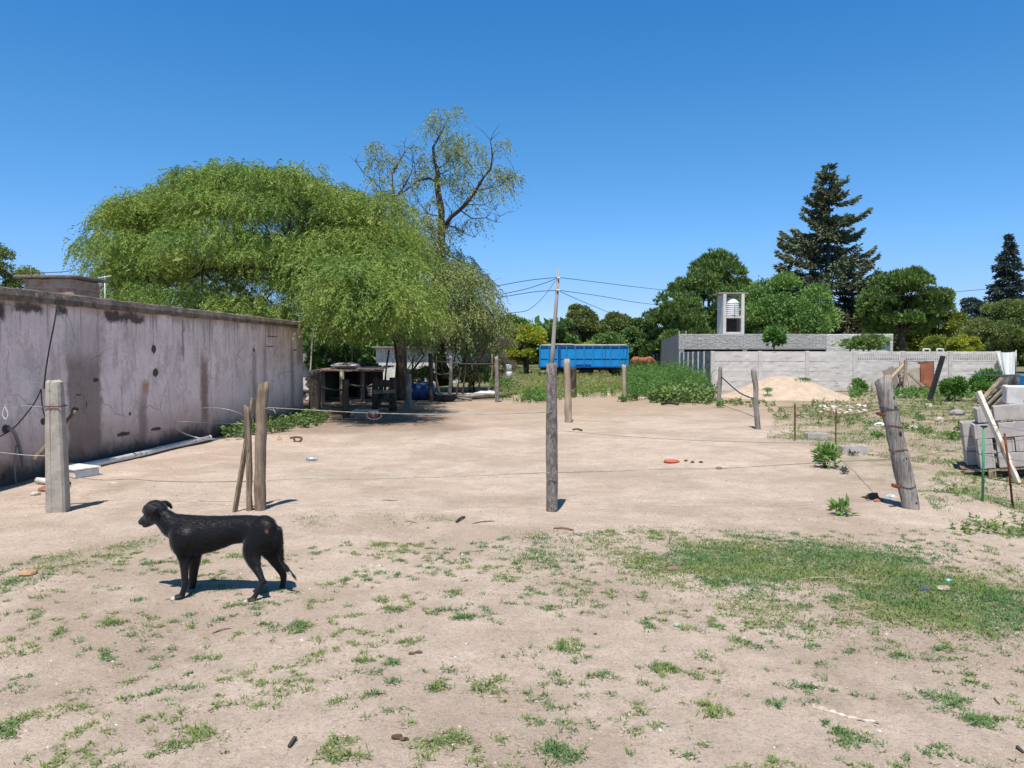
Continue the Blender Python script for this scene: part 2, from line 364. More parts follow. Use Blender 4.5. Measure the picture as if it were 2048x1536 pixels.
# loose tufts over the foreground: ragged clusters of splayed blades
tx=[];ty=[];ts=[]
area=gp([(-80,1120),(700,1085),(1300,1060),(2100,1060),(2700,1700),(-700,1700)])
cx_,cy_=scatter_poly(area,95,1.5,-.24,.5,21)
for a,b in zip(cx_,cy_):
    k=random.choice((1,1,1,1,2,2,3)); ang=RU(0,6.28)
    for i in range(k):
        tx.append(a+math.cos(ang)*.05*i+RU(-.02,.02)); ty.append(b+math.sin(ang)*.05*i+RU(-.02,.02)); ts.append(RU(.36,.88)*(1.3 if random.random()<.15 else 1))
for px,py,s in ((875,1490,2.0),(975,1370,1.5),(1435,1420,1.2),(1130,1500,1.8),(790,1222,1.4),(600,1250,1.3),(215,1250,1.2),(1690,1480,1.2),(1960,1440,1.4),(1880,1395,1.4),(1325,1335,1.3),(45,1450,1.6),(380,1480,1.6),(690,1500,1.5),(930,1230,1.2),(885,1370,1.2),(1140,1300,1.2)):
    g=G(px,py)
    for i in range(6): tx.append(g.x+RU(-.05,.05)*s); ty.append(g.y+RU(-.05,.05)*s); ts.append(s*.75)
bx=[];by=[];bl=[]
for a,b,s in zip(tx,ty,ts):
    k=int(44*s*RU(.6,1.2)); r=.023*s
    bx+=list(rng.normal(a,r,k)); by+=list(rng.normal(b,r,k)); bl+=list(rng.uniform(.018,.045,k)*(.55+.45*s))
bx,by,bl=map(np.array,(bx,by,bl)); n=len(bx)
parts.append(blades(np.stack([bx,by,hv(bx,by)-.003],-1),bl,rng.uniform(.0034,.0060,n),rng.uniform(.45,1.3,n),rng.uniform(0,6.283,n),.45))
# lone sprigs
x,y=scatter_poly(area,95,1.6,-.1,.5,31)
xx=np.repeat(x,4)+rng.normal(0,.008,len(x)*4); yy=np.repeat(y,4)+rng.normal(0,.008,len(x)*4); parts.append(to_blades(xx,yy,.012,.03,.0035,.7,1.45))
grassm=leafmat('grass_blade',(.13,.215,.06),(.26,.29,.10),(.075,.19,.07),trans=.25,pscale=1.4)
V,Fq=join(parts); bulk('grass',V,Fq,grassm,kind='stuff',label='short patchy green grass growing through the sandy yard',cat='grass')
# dry straw bits and grit lying on the soil
x,y=scatter_poly(gp([(-60,1030),(2100,1020),(2700,1750),(-700,1750)]),420)
parts=[to_blades(x,y,.012,.05,.0022,1.45,1.56,.05)]
strawm=leafmat('dry_straw',(.36,.28,.19),(.18,.13,.09),(.50,.42,.31),trans=.05,pscale=9)
x,y=scatter_poly(core,900,1.5,-.2,.4,33); parts.append(to_blades(x,y,.02,.05,.004,.7,1.5,.3))
x,y=scatter_poly(rim,500); parts.append(to_blades(x,y,.02,.05,.0035,.9,1.5,.2))
x,y=scatter_poly(yd,260); parts.append(to_blades(x,y,.04,.14,.006,.9,1.5,.2))
V,Fq=join(parts); bulk('dry_straw',V,Fq,strawm,kind='stuff',label='dry straw and root bits strewn over the bare soil',cat='straw')
def pebbles(x,y,r0,r1):
    n=len(x); r=rng.uniform(r0,r1,n)*rng.uniform(.5,1,n); oc=np.array([[1,0,0],[0,1,0],[-1,0,0],[0,-1,0],[0,0,.7],[0,0,-.5]])
    th=rng.uniform(0,6.28,n); c,s=np.cos(th),np.sin(th)
    q=oc[None]*(1+rng.uniform(-.35,.35,(n,6,3)))*r[:,None,None]
    X=q[:,:,0]*c[:,None]*1.3-q[:,:,1]*s[:,None]+x[:,None]; Y=q[:,:,0]*s[:,None]*1.3+q[:,:,1]*c[:,None]+y[:,None]; Z=q[:,:,2]+hv(x,y)[:,None]+.001
    f=np.array([[0,1,4],[1,2,4],[2,3,4],[3,0,4],[1,0,5],[2,1,5],[3,2,5],[0,3,5]])
    return np.stack([X,Y,Z],-1).reshape(-1,3),(np.arange(n)[:,None,None]*6+f[None]).reshape(-1,3)
x,y=scatter_poly(gp([(-60,860),(2100,860),(2700,1750),(-700,1750)]),110)
pm=NT('pebble'); rp=pm.n('ShaderNodeNewGeometry').outputs['Random Per Island']
pm.set(Base_Color=pm.ramp(rp,[(0,(.22,.16,.12)),(.5,(.40,.31,.24)),(.93,(.50,.40,.32)),(1,(.80,.76,.70))]),Roughness=.9)
V,Fq=pebbles(x,y,.003,.010); bulk('pebbles',V,Fq,pm.m,kind='stuff',label='small pebbles and crumbs of soil on bare ground',cat='pebbles')
# ------------------------------------------------------------------ foliage generators
def unit(n,zmin=-1):
    v=rng.normal(size=(n,3)); v/=np.linalg.norm(v,axis=1)[:,None]
    if zmin>-1: v[:,2]=np.where(v[:,2]<zmin,-v[:,2]*.6,v[:,2])
    return v/np.linalg.norm(v,axis=1)[:,None]
def quads(p,d,s,L,W):
    L=np.asarray(L)[:,None]; W=np.asarray(W)[:,None]/2
    V=np.stack([p-s*W*.35,p+d*L*.5-s*W,p+d*L,p+d*L*.5+s*W],1); return V.reshape(-1,3),np.arange(len(p)*4).reshape(-1,4)
def perp(d):
    r=rng.normal(size=d.shape); s=np.cross(d,r); return s/(np.linalg.norm(s,axis=1)[:,None]+1e-9)
def clump_leaves(C,Rr,n,size,squash=.75,up=.3,aspect=.55,shell=.5):
    """n leaves spread over clumps (centres C, radii Rr), most near each clump's surface"""
    C=np.asarray(C,float); Rr=np.asarray(Rr,float); k=rng.choice(len(C),n,p=Rr**2/np.sum(Rr**2))
    u=unit(n,-.55); rad=Rr[k]*(shell+(1-shell)*rng.uniform(0,1,n)**.5)*(1+.12*rng.normal(size=n))
    p=C[k]+u*rad[:,None]*np.array([1,1,squash])
    d=u+rng.normal(0,.7,(n,3))+np.array([0,0,up]); d/=np.linalg.norm(d,axis=1)[:,None]
    L=rng.uniform(.6,1.4,n)*size; return quads(p,d,perp(d),L,L*aspect)
def clump_sprays(C,Rr,n,K,slen,leaf,lw,droop=.7,squash=.62,zmin=-.35,shell=.45):
    C=np.asarray(C,float); Rr=np.asarray(Rr,float); k=rng.choice(len(C),n,p=Rr**2/np.sum(Rr**2))
    u=unit(n,zmin); p=C[k]+u*(Rr[k]*(shell+(1-shell)*rng.uniform(0,1,n)**.6))[:,None]*np.array([1,1,squash])
    d=u*np.array([1,1,.5])+rng.normal(0,.35,(n,3)); d/=np.linalg.norm(d,axis=1)[:,None]
    L=rng.uniform(.6,1.3,n)*slen; t=np.linspace(.08,1,K)
    dn=np.array([0,0,-1.0])
    pos=p[:,None]+d[:,None]*(L[:,None]*t)[:,:,None]+dn*(droop*L[:,None]*t**2)[:,:,None]
    tg=d[:,None]+dn*(2*droop*t)[None,:,None]; tg/=np.linalg.norm(tg,axis=2)[:,:,None]
    sd=np.cross(tg.reshape(-1,3),np.tile([0,0,1.0],(n*K,1)))+rng.normal(0,.3,(n*K,3)); sg=np.tile(np.where(np.arange(K)%2,1,-1),n)[:,None]
    sd=sd/np.linalg.norm(sd,axis=1)[:,None]*sg; dd=sd*.55+tg.reshape(-1,3)*.8; dd/=np.linalg.norm(dd,axis=1)[:,None]
    m=n*K; return quads(pos.reshape(-1,3),dd,perp(dd),rng.uniform(.7,1.3,m)*leaf,rng.uniform(.7,1.3,m)*lw)
def limb(mb,a,b,r0,r1,sag=.12,n=7,k=6,wob=.06):
    a=Vector(a); b=Vector(b); L=(b-a).length; pts=[];rad=[]
    for i in range(k):
        t=i/(k-1); q=a.lerp(b,t)+Vector((0,0,math.sin(t*math.pi)*sag*L))
        if 0<i<k-1: q+=Vector((RU(-1,1),RU(-1,1),RU(-1,1)))*wob*L*.5
        pts.append(q); rad.append(r0+(r1-r0)*t**.8)
    mb.tube(pts,rad,n)
def tree(name,label,px,top,left,right,bot,Y,mat,n=9000,size=.3,kind='leaf',cl=26,group=None,cat='tree',depth=None,trunk=.25,clr=.34,shell=.5,mat2=None,lean=0,squash=.75,aspect=.55,trunkmat=None,up=.3):
    random.seed(int(px*7+top*3+Y)); zt=P(px,top,Y).z; zb=max(P(px,bot,Y).z,.2); hw=(P(right,600,Y).x-P(left,600,Y).x)/2; xc=(P(right,600,Y).x+P(left,600,Y).x)/2
    hh=(zt-zb)/2; zc=(zt+zb)/2; dp=depth or hw
    bx=P(px,760,Y).x; root=thing(name,label,cat,(bx,Y,0),group=group)
    C=[];Rr=[]; base=min(hw,hh*1.3)*clr
    for i in range(int(cl*1.35)):
        u=unit(1,-.92)[0]; f=RU(.45,1.0) if i%4==0 else RU(.88,1.06)
        r=base*RU(.65,1.2)
        C.append((xc+u[0]*max(hw-r*.8,.1)*f,Y+u[1]*max(dp-r*.8,.1)*f,zc+u[2]*max(hh-r*.6,.1)*f)); Rr.append(r)
    tb=MB(); fork=Vector((bx+(xc-bx)*.5,Y,zb+hh*.35))
    tb.tube([(bx,Y,-.1),(bx,Y,.1*zb),((bx*2+fork.x)/3,Y,fork.z*.45),fork,(xc,Y,zt-hh*.4)],[trunk*1.35,trunk,trunk*.85,trunk*.7,trunk*.15],9)
    for c,r in list(zip(C,Rr))[:14]: limb(tb,fork-Vector((0,0,RU(0,.3)*hh)),c,trunk*.4,trunk*.08,.08,6)
    tb.build('trunk',trunkmat or bark_far,root)
    if kind=='leaf': V,Fq=clump_leaves(C,Rr,n,size,squash,up,aspect,shell)
    elif kind=='needle':
        C2=np.array(C);k=rng.choice(len(C),n//7); u=unit(len(k),-.3); p=C2[k]+u*(np.array(Rr)[k]*(.6+.4*rng.uniform(0,1,len(k))))[:,None]*np.array([1,1,squash])
        p=np.repeat(p,7,0); u=np.repeat(u,7,0); d=u*.6+rng.normal(0,.45,(len(p),3))+np.array([0,0,.75]); d/=np.linalg.norm(d,axis=1)[:,None]
        V,Fq=quads(p,d,perp(d),rng.uniform(.7,1.3,len(p))*size,rng.uniform(.7,1.3,len(p))*size*.26)
    else: V,Fq=clump_sprays(C,Rr,n//10,10,size*4,size,size*.3)
    bulk('crown',V,Fq,mat,root)
    return root
def conifer(name,label,px,top,bot,Y,Rb,mat,seed=1,levels=34,group=None,dens=1.0,size=.45,base=760,upturn=.12):
    random.seed(seed); x=P(px,600,Y).x; zt=P(px,top,Y).z; zb=P(px,bot,Y).z
    root=thing(name,label,'tree',(x,Y,0),group=group); tb=MB()
    tb.tube([(x,Y,-.1),(x,Y,zt*.3),(x,Y,zt*.7),(x,Y,zt)],[.45,.36,.18,.03],8)
    PP=[];DD=[]
    for l in range(levels):
        t=(l+RU(-.3,.3))/levels; z=zb+(zt-zb)*max(0,min(.985,t)); rl=Rb*(1-max(t,0))**.82
        for j in range(6):
            a=RU(0,6.283); L=max(.35,rl*random.choice((.55,.75,.9,1.0,1.12))*RU(.85,1.1))
            dx,dy=math.cos(a),math.sin(a); k=max(4,int(L*9*dens)); pts=[]
            for i in range(k):
                s=(i+1)/k; pz=z-.18*L*s+upturn*2.6*L*s*s*s
                pts.append(Vector((x+dx*L*s,Y+dy*L*s,pz)))
            tb.tube([(x,Y,z)]+pts[::max(1,k//4)]+[pts[-1]],[.09]+[.05]*len(pts[::max(1,k//4)])+[.015],4)
            for i,q in enumerate(pts):
                s=(i+1)/k
                if s<.18: continue
                wd=L*.20*(1.15-s)+.12
                for m_ in range(7):
                    o=RU(-1,1)*wd; PP.append((q.x-dy*o+RU(-.06,.06),q.y+dx*o,q.z+RU(-.22,.12)))
                    DD.append((dx*.7-dy*o*.9+RU(-.4,.4),dy*.7+dx*o*.9+RU(-.4,.4),RU(-.55,.45)))
    tb.build('trunk',bark_far,root)
    p=np.array(PP); d=np.array(DD); d/=np.linalg.norm(d,axis=1)[:,None]; n=len(p)
    V,Fq=quads(p,d,perp(d),rng.uniform(.6,1.3,n)*size,rng.uniform(.7,1.3,n)*size*.38)
    bulk('crown',V,Fq,mat,root); random.seed(seed+50); return root
L_big=leafmat('willowy_leaf',(.165,.255,.05),(.27,.325,.07),(.10,.195,.045),trans=.2,pscale=.45)
L_pine=leafmat('pine_needle',(.12,.20,.05),(.18,.26,.065),(.09,.16,.045),trans=.12,pscale=.3)
L_dec=leafmat('deciduous_leaf',(.15,.27,.065),(.20,.31,.08),(.11,.21,.055),trans=.2,pscale=.3)
L_con=leafmat('conifer_needle',(.125,.155,.09),(.105,.14,.085),(.15,.155,.10),trans=.08,pscale=.25)
L_blue=leafmat('blue_conifer_needle',(.065,.095,.085),(.085,.115,.10),(.055,.08,.07),trans=.08,pscale=.3)
L_yel=leafmat('yellow_leaf',(.33,.37,.04),(.42,.42,.05),(.18,.26,.04),trans=.3,pscale=.5)
L_ylg=leafmat('yellow_green_leaf',(.22,.28,.05),(.28,.31,.065),(.13,.19,.04),trans=.25,pscale=.4)
L_olive=leafmat('olive_leaf',(.17,.22,.07),(.22,.25,.085),(.11,.16,.05),trans=.2,pscale=.4)
L_dark=leafmat('dark_leaf',(.12,.21,.06),(.17,.26,.07),(.09,.165,.055),trans=.15,pscale=.4)
L_sparse=leafmat('grey_green_leaf',(.20,.27,.10),(.27,.32,.11),(.24,.23,.10),trans=.25,pscale=1.0)
L_brown=leafmat('dry_twig_leaf',(.20,.145,.12),(.26,.20,.16),(.14,.11,.085),trans=.1,pscale=.5)
L_weed=leafmat('weed_leaf',(.10,.22,.05),(.15,.28,.06),(.08,.18,.045),trans=.25,pscale=1.2)
L_weed2=leafmat('light_weed_leaf',(.16,.25,.07),(.22,.28,.09),(.10,.18,.06),trans=.25,pscale=1.5)
# ------------------------------------------------------------------ the big spreading tree
def interp(tab,x):
    a=[p[0] for p in tab]; b=[p[1] for p in tab]; return float(np.interp(x,a,b))
top_t=[(150,495),(170,470),(200,455),(260,402),(340,360),(440,322),(560,328),(640,348),(700,378),(740,425),(800,452),(842,520),(865,610),(880,685)]
bot_t=[(150,505),(165,560),(200,600),(300,650),(600,690),(700,705),(800,695),(905,697)]
C=[];Rr=[]
random.seed(5)
def addc(px,py,Y,r): C.append(tuple(P(px,py,Y))); Rr.append(r)
for i in range(30):      # rim of the silhouette
    px=238+570*(i+.5)/30+RU(-8,8); yt=interp(top_t,px)+RU(4,24); r=RU(.6,1.15); py=yt+ (r*.62)*1540/27+RU(-4,10)
    ins=1 if px<300 else (-1 if px>760 else 0)
    addc(px+ins*RU(6,26),py,27+RU(-2.5,2.5),r)
k_=0
for i in range(2600):     # front lobes, spaced so that shade falls between them, bulging toward the yard
    px=RU(268,778); yt=interp(top_t,px); yb=interp(bot_t,px)-(0 if px<600 else 6); v=RU(.10,1.0 if px<600 else .93); py=yt+(yb-yt)*v
    e=math.sqrt(min(1,(abs(px-545)/365))**2*.8+(1-v)**2*.75); bulge=math.sqrt(max(0,1-min(1,e)**2))
    q=P(px,py,27-6.6*bulge+RU(0,.8)); r=RU(.75,1.6)
    if all((q-Vector(c)).length>(r+r2)*.70 for c,r2 in zip(C,Rr)): C.append(tuple(q)); Rr.append(r); k_+=1
    if k_>88: break
for i in range(34):       # back of the crown
    px=RU(250,790); yt=interp(top_t,px); yb=interp(bot_t,px); py=yt+(yb-yt)*RU(.2,.85); addc(px,py,RU(28,31.5),RU(1.0,1.5))
for px,py,Y in ((250,525,27),(255,565,26),(245,505,28),(265,595,26),(715,590,17.8),(725,620,17.4),(755,640,17.6),(705,640,18.0),(735,652,18.6),(270,615,25),(330,640,24),(420,655,23.5),(500,660,23),(570,665,22.5),(830,600,25),(835,645,26),(650,550,20.6),(710,580,18.8),(735,612,18.3),(700,625,19.0),(775,590,20),(785,625,21.5),(790,640,20.5),(725,655,20.5),(650,630,20.6),(800,645,24),(765,550,20)):
    addc(px,py,Y,RU(.8,1.1))
big=thing('spreading_tree','huge feathery bright green tree spreading over the shed and the pale building','tree',tuple(G(800,800)))
base=G(800,801); base.z=-.1; tb=MB(); by0=base.y
fork=Vector((base.x+.05,by0+.1,2.9))
tb.tube([base,(base.x,by0,.25),(base.x+.06,by0,1.3),(base.x-.02,by0+.05,2.1),fork],[.30,.23,.205,.215,.24],14,lob=.35,seed=2)
C_arr=np.array(C); order=list(range(len(C)))
hubs=[Vector((-4.6,25,4.6)),Vector((-7.2,25.5,5.4)),Vector((-9.8,26.5,5.6)),Vector((-12.6,27,4.6)),Vector((-6.4,22.4,4.0)),Vector((-3.6,22.5,3.4)),Vector((-9.2,23,4.1)),Vector((-5.5,29,5.4)),Vector((-10,30,5.0))]
hubs=[h+Vector((0,0,0)) for h in hubs]
prev={3:2,8:7,6:4}
for i,h in enumerate(hubs): limb(tb,hubs[prev[i]] if i in prev else fork,h,.13 if i<3 else .10,.05,.06,8,7)
for c in C:
    c=Vector(c); h=min(hubs,key=lambda q:(q-c).length); limb(tb,h,c,.045,.012,.10,5,5)
tb.build('trunk',bark,big)
Cs=[];Rs=[]
for c,r in zip(C,Rr):
    u=unit(int(15*r*r)+7,-.05); u=u+rng.normal(0,.10,u.shape)
    for q in u: Cs.append((c[0]+q[0]*r,c[1]+q[1]*r,c[2]+q[2]*r*.55)); Rs.append(RU(.20,.42))
V,Fq=clump_sprays(Cs,Rs,40000,14,.38,.10,.024,droop=1.0,zmin=.0,shell=.4,squash=.7)
V2,F2=clump_leaves(C,[r*.6 for r in Rr],24000,.22,.6,0,.4,shell=.3)
V3,F3=clump_sprays(C[:30],[r*1.05 for r in Rr[:30]],900,14,1.0,.11,.028,droop=.6,zmin=.1,shell=.8)
V,Fq=join([(V,Fq),(V2,F2),(V3,F3)]); bulk('crown',V,Fq,L_big,big)
# ------------------------------------------------------------------ the tall sparse tree
random.seed(9); YT=34.0
tall=thing('sparse_tree','tall thin half bare tree rising behind the spreading tree','tree',tuple(P(885,767,YT)))
def pl(pts,Y0=YT,dy=0):
    return [P(a,b,Y0+dy*i/len(pts)) for i,(a,b) in enumerate(pts)]
tb=MB()
def zp(pts): return [(700+x/5.689,200+y/5.689) for x,y in pts]
tr_=[(886,772),(880,700),(868,620),(872,560),(881,510)]+zp([(1040,1536),(1040,1250),(1000,1050),(985,900),(1000,830),(960,700),(945,540),(980,480),(1050,350),(1100,240),(1150,150)])
q=pl(tr_); tb.tube(q,[.30,.25,.21,.19,.18,.165,.14,.125,.11,.095,.075,.06,.05,.035,.025,.012],9,lob=.2)
brs=[(zp([(1050,1480),(1150,1330),(1250,1250),(1340,1160),(1430,1030),(1520,880),(1600,780),(1620,640),(1600,460)]),-2,.10),
(zp([(1430,1030),(1600,1000),(1700,980),(1800,900),(1880,840)]),1,.03),
(zp([(980,930),(900,890),(800,910),(700,980),(600,1050),(515,1125)]),1,.07),
([(868,600),(835,520),(803,455)]+zp([(480,1270),(400,1190),(345,1000),(270,930),(150,830),(70,710)]),2,.06),
(zp([(515,1125),(485,1000),(480,840),(580,670),(620,600),(618,490)]),1,.05),(zp([(520,1110),(620,980),(680,860),(715,770)]),-1,.045),
(zp([(1020,1320),(900,1300),(760,1290),(725,1272)]),1,.028),(zp([(880,1290),(780,1160),(760,1000),(765,900)]),1,.022),(zp([(800,880),(740,840),(730,720),(680,550)]),-1,.022),
(zp([(1010,850),(1080,820),(1190,770)]),1,.035),(zp([(1020,770),(1100,710),(1220,690),(1300,545)]),2,.03),(zp([(1250,1250),(1390,1350),(1550,1340),(1660,1390),(1705,1325)]),2,.03),
(zp([(1060,1470),(1120,1430),(1200,1450),(1290,1510),(1420,1560)]),-1,.05),(zp([(1340,1190),(1530,1195),(1650,1255)]),1,.022),(zp([(1020,1500),(950,1450),(890,1440)]),1,.035),
(zp([(340,930),(320,700),(300,560)]),1,.02),(zp([(390,1190),(300,1215),(240,1218)]),1,.018),(zp([(1010,960),(1060,960),(1140,985)]),1,.025),
([(870,560),(905,590),(940,618),(970,605),(990,640)],-3,.08),([(868,600),(840,575),(815,545),(800,560)],-2,.06),([(880,500),(915,520),(950,540),(975,575)],3,.05),([(880,640),(925,650),(965,665),(990,690)],-2,.06)]
for pts,dy,r in brs:
    q=pl(pts,YT,dy*1.0); tb.tube(q,[r*(1-.8*i/(len(q)-1)) for i in range(len(q))],6,lob=.15)
    for k in range(1,len(q)):
        for _ in range(3): limb(tb,q[k],q[k]+Vector((RU(-.7,.7),RU(-.8,.8),RU(-.1,.8))),.014,.005,.1,4,4)
tb.build('trunk',bark,tall)
C=[];Rr=[]
fol=[(1180,130,60),(1230,190,50),(1020,200,90),(950,250,60),(870,370,80),(1000,330,80),(1150,420,70),(1180,500,90),(1120,560,90),(1200,600,100),(1230,680,80),(1300,750,70),(1340,460,50),(1380,530,40),(900,700,80),(880,800,80),(860,880,70),(1050,650,60),(1180,900,90),(1300,860,80),(1100,960,80),(1330,1080,90),(1400,1060,60),(1250,980,70),(1450,620,60),(1500,580,60),(1500,700,50),(1720,520,70),(1770,520,40),(1620,830,80),(1700,900,90),(1800,870,90),(1880,920,70),(1730,1050,80),(1560,1010,60),(1480,1080,60),(1680,1150,50),(320,560,70),(230,600,50),(340,650,70),(290,760,60),(390,750,60),(510,700,80),(590,760,60),(330,940,90),(380,1060,90),(440,1180,80),(560,1180,80),(640,1100,60),(680,880,60),(700,1000,50),(830,960,60),(1000,1180,60),(940,1220,60),(1400,1270,50),(1400,1430,70),(1530,1400,50),(600,1290,110),(540,1380,120),(650,1400,90),(780,1380,60),(950,1380,60),(780,560,40),(1130,1500,100)]
for a,b,r in fol: C.append(tuple(P(700+a/5.689,200+b/5.689-3,YT+RU(-1.2,1.2)))); Rr.append(r*.0046)
V,Fq=clump_sprays(C,Rr,1900,7,.42,.14,.038,droop=1.3,squash=.8,shell=.2)
C2=[];R2=[]
for i in range(34):
    v=RU(0,1); a=RU(845-15*v,930+85*v); b=520+190*v+RU(-10,10); C2.append(tuple(P(a,b,YT+RU(-2.5,1.5)))); R2.append(RU(.4,.85))
for i in range(16): C2.append(tuple(P(RU(765,865),RU(455,560),YT+RU(-2,1.5)))); R2.append(RU(.35,.65))
V2,F2=clump_sprays(C2,R2,4600,11,.75,.15,.04,droop=1.2,squash=.9,shell=.2)
V,Fq=join([(V,Fq),(V2,F2)]); bulk('crown',V,Fq,L_sparse,tall)
# ------------------------------------------------------------------ left building
A=G(0,975); B=G(607,838); A.z=B.z=0; D=(B-A).normalized(); Nn=Vector((D.y,-D.x,0))   # Nn: out of the wall, to the yard
A0=A-D*3.2; WL=(B-A0).length
def wp(px,py,off=0):
    d=ray(px,py); o=Vector((0,0,EYE)); t=(A-o).dot(Nn)/d.dot(Nn); return o+d*t+Nn*off
def uz(px,py): q=wp(px,py); return (q-A0).dot(D),q.z
def wall_mat():
    t=NT('stained_lilac_plaster'); p=t.pos()
    q=t.n('ShaderNodeVectorMath',{'operation':'SUBTRACT'}); t.put(q.inputs[0],p); q.inputs[1].default_value=A0
    dt=t.n('ShaderNodeVectorMath',{'operation':'DOT_PRODUCT'}); t.put(dt.inputs[0],q.outputs[0]); dt.inputs[1].default_value=D
    u=dt.outputs['Value']; sx=t.n('ShaderNodeSeparateXYZ'); t.put(sx.inputs[0],p); z=sx.outputs[2]
    n1=t.noise(p,1.3,6,.65); n2=t.noise(p,6,6,.7); n3=t.noise(p,22,5,.7)
    ud=t.math('ADD',u,t.math('MULTIPLY',t.math('SUBTRACT',n2,.5),.22)); zd=t.math('ADD',z,t.math('MULTIPLY',t.math('SUBTRACT',n2,.5),.35))
    c=t.mix(t.mr(n1,.35,.65),(.80,.685,.655),(.66,.56,.535))
    c=t.mix(t.math('MULTIPLY',t.mr(n3,.5,.7),.35),c,(.36,.29,.27))
    c=t.mix(t.math('MULTIPLY',t.mr(t.noise(t.map(p,(3,3,.5)),2.2,5,.7),.52,.7),.5),c,(.30,.255,.235))
    c=t.mix(t.math('MULTIPLY',t.mr(t.noise(p,4.2,6,.75),.60,.70),.45),c,(.62,.59,.60))
    g1=t.noise(t.map(p,(1,1,.7)),2.4,8,.8); c=t.mix(t.math('MULTIPLY',t.mr(g1,.50,.60),.5),c,(.36,.31,.29))
    c=t.mix(t.math('MULTIPLY',t.mr(t.noise(p,9,7,.8),.56,.62),.6),c,(.70,.62,.58))
    dr=t.math('MULTIPLY',t.mr(t.noise(t.map(p,(9,9,.35)),1.6,4,.6),.52,.64),t.mr(t.math('ADD',zd,t.math('MULTIPLY',n1,.8)),1.7,2.6)); c=t.mix(t.math('MULTIPLY',dr,.6),c,(.20,.16,.14))
    vo=t.n('ShaderNodeTexVoronoi',{'feature':'DISTANCE_TO_EDGE'},Scale=.9); nv_=t.n('ShaderNodeTexNoise',Scale=4.0,Detail=6.0); t.put(nv_.inputs['Vector'],p); va=t.n('ShaderNodeVectorMath',{'operation':'MULTIPLY_ADD'}); t.put(va.inputs[0],nv_.outputs['Color']); va.inputs[1].default_value=(.22,.22,.22); t.put(va.inputs[2],p); t.put(vo.inputs['Vector'],va.outputs[0])
    ck_=t.math('MULTIPLY',t.mr(vo.outputs['Distance'],.010,.003),t.mr(t.noise(p,.9,3),.52,.6)); c=t.mix(t.math('MULTIPLY',ck_,.45),c,(.12,.09,.08))
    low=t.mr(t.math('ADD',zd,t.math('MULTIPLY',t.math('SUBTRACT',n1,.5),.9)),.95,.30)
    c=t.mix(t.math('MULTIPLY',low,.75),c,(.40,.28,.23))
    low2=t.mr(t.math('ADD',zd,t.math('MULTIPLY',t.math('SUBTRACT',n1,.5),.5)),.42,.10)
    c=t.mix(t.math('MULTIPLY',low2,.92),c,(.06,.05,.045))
    def stain(c,px0,px1,py0,py1,colr,s,su=.05,sz=.12):
        pxm=(px0+px1)/2; u0=uz(px0,(py0+py1)/2)[0]; u1=uz(px1,(py0+py1)/2)[0]; z1=uz(pxm,py0)[1]; z0=uz(pxm,py1)[1]
        m=t.math('MULTIPLY',t.mr(ud,u0-su,u0+su),t.mr(ud,u1+su,u1-su)); m=t.math('MULTIPLY',m,t.math('MULTIPLY',t.mr(zd,z0-sz,z0+sz),t.mr(zd,z1+sz,z1-sz)))
        return t.mix(t.math('MULTIPLY',m,s),c,colr)
    br=(.135,.10,.08)
    c=stain(c,136,203,712,905,br,.72,.06,.2); c=stain(c,128,208,640,720,(.22,.19,.18),.4,.1,.2)
    c=stain(c,278,293,790,880,br,.6,.06,.2); c=stain(c,402,416,715,850,(.17,.10,.07),.75,.07,.25)
    c=stain(c,505,513,700,810,br,.5,.06,.2); c=stain(c,527,533,690,790,br,.4,.05,.2); c=stain(c,581,588,690,835,(.16,.14,.13),.55,.05,.2)
    c=stain(c,364,368,640,720,br,.7,.03,.08); c=stain(c,407,410,648,700,br,.5,.03,.1); c=stain(c,594,606,670,730,br,.5,.05,.1)
    c=stain(c,284,297,765,790,(.42,.20,.13),.8,.04,.07); c=stain(c,365,370,770,850,(.5,.42,.38),.5,.05,.2)
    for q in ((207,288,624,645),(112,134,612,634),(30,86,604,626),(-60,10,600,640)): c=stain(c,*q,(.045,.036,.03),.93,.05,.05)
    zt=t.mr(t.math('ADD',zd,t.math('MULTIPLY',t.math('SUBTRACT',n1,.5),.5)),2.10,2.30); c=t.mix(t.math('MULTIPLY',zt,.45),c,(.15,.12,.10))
    def spot(c,px,py,rx,rz,colr,s=.95):
        a,b=uz(px,py); du=t.math('DIVIDE',t.math('SUBTRACT',t.math('MULTIPLY_ADD',t.math('SUBTRACT',n3,.5),.10,u),a),rx); dz=t.math('DIVIDE',t.math('SUBTRACT',t.math('MULTIPLY_ADD',t.math('SUBTRACT',n3,.5),.08,z),b),rz)
        r=t.math('ADD',t.math('MULTIPLY',du,du),t.math('MULTIPLY',dz,dz)); return t.mix(t.math('MULTIPLY',t.mr(r,1.15,.75),s),c,colr)
    dk=(.06,.045,.038)
    for q in ((307,698,.07,.075),(311,745,.09,.07),(508,700,.05,.045),(260,828,.03,.03),(87,843,.06,.05),(192,760,.07,.03),(150,820,.08,.04),(248,868,.18,.035),(312,858,.16,.03),(7,955,.05,.05),(12,858,.07,.06),(158,789,.06,.014),(173,810,.014,.07),(590,700,.12,.018),(545,673,.35,.012),(540,693,.25,.012)): c=spot(c,*q,dk)
    t.set(Base_Color=c,Roughness=.92); t.b.inputs['Specular IOR Level'].default_value=.15
    t.set(Normal=t.bump(n3,.35,.01,t.bump(n2,.35,.03))); return t.m
bld=thing('plaster_building','long low building with stained lilac grey plaster wall along the left of the yard','building',tuple(A0))
wq=MB(); inn=-Nn*5.5
o0=A0-Vector((0,0,.1)); WH=2.30
pts=[o0,B-Vector((0,0,.1)),B-Vector((0,0,.1))+inn,o0+inn]; n=len(wq.v)
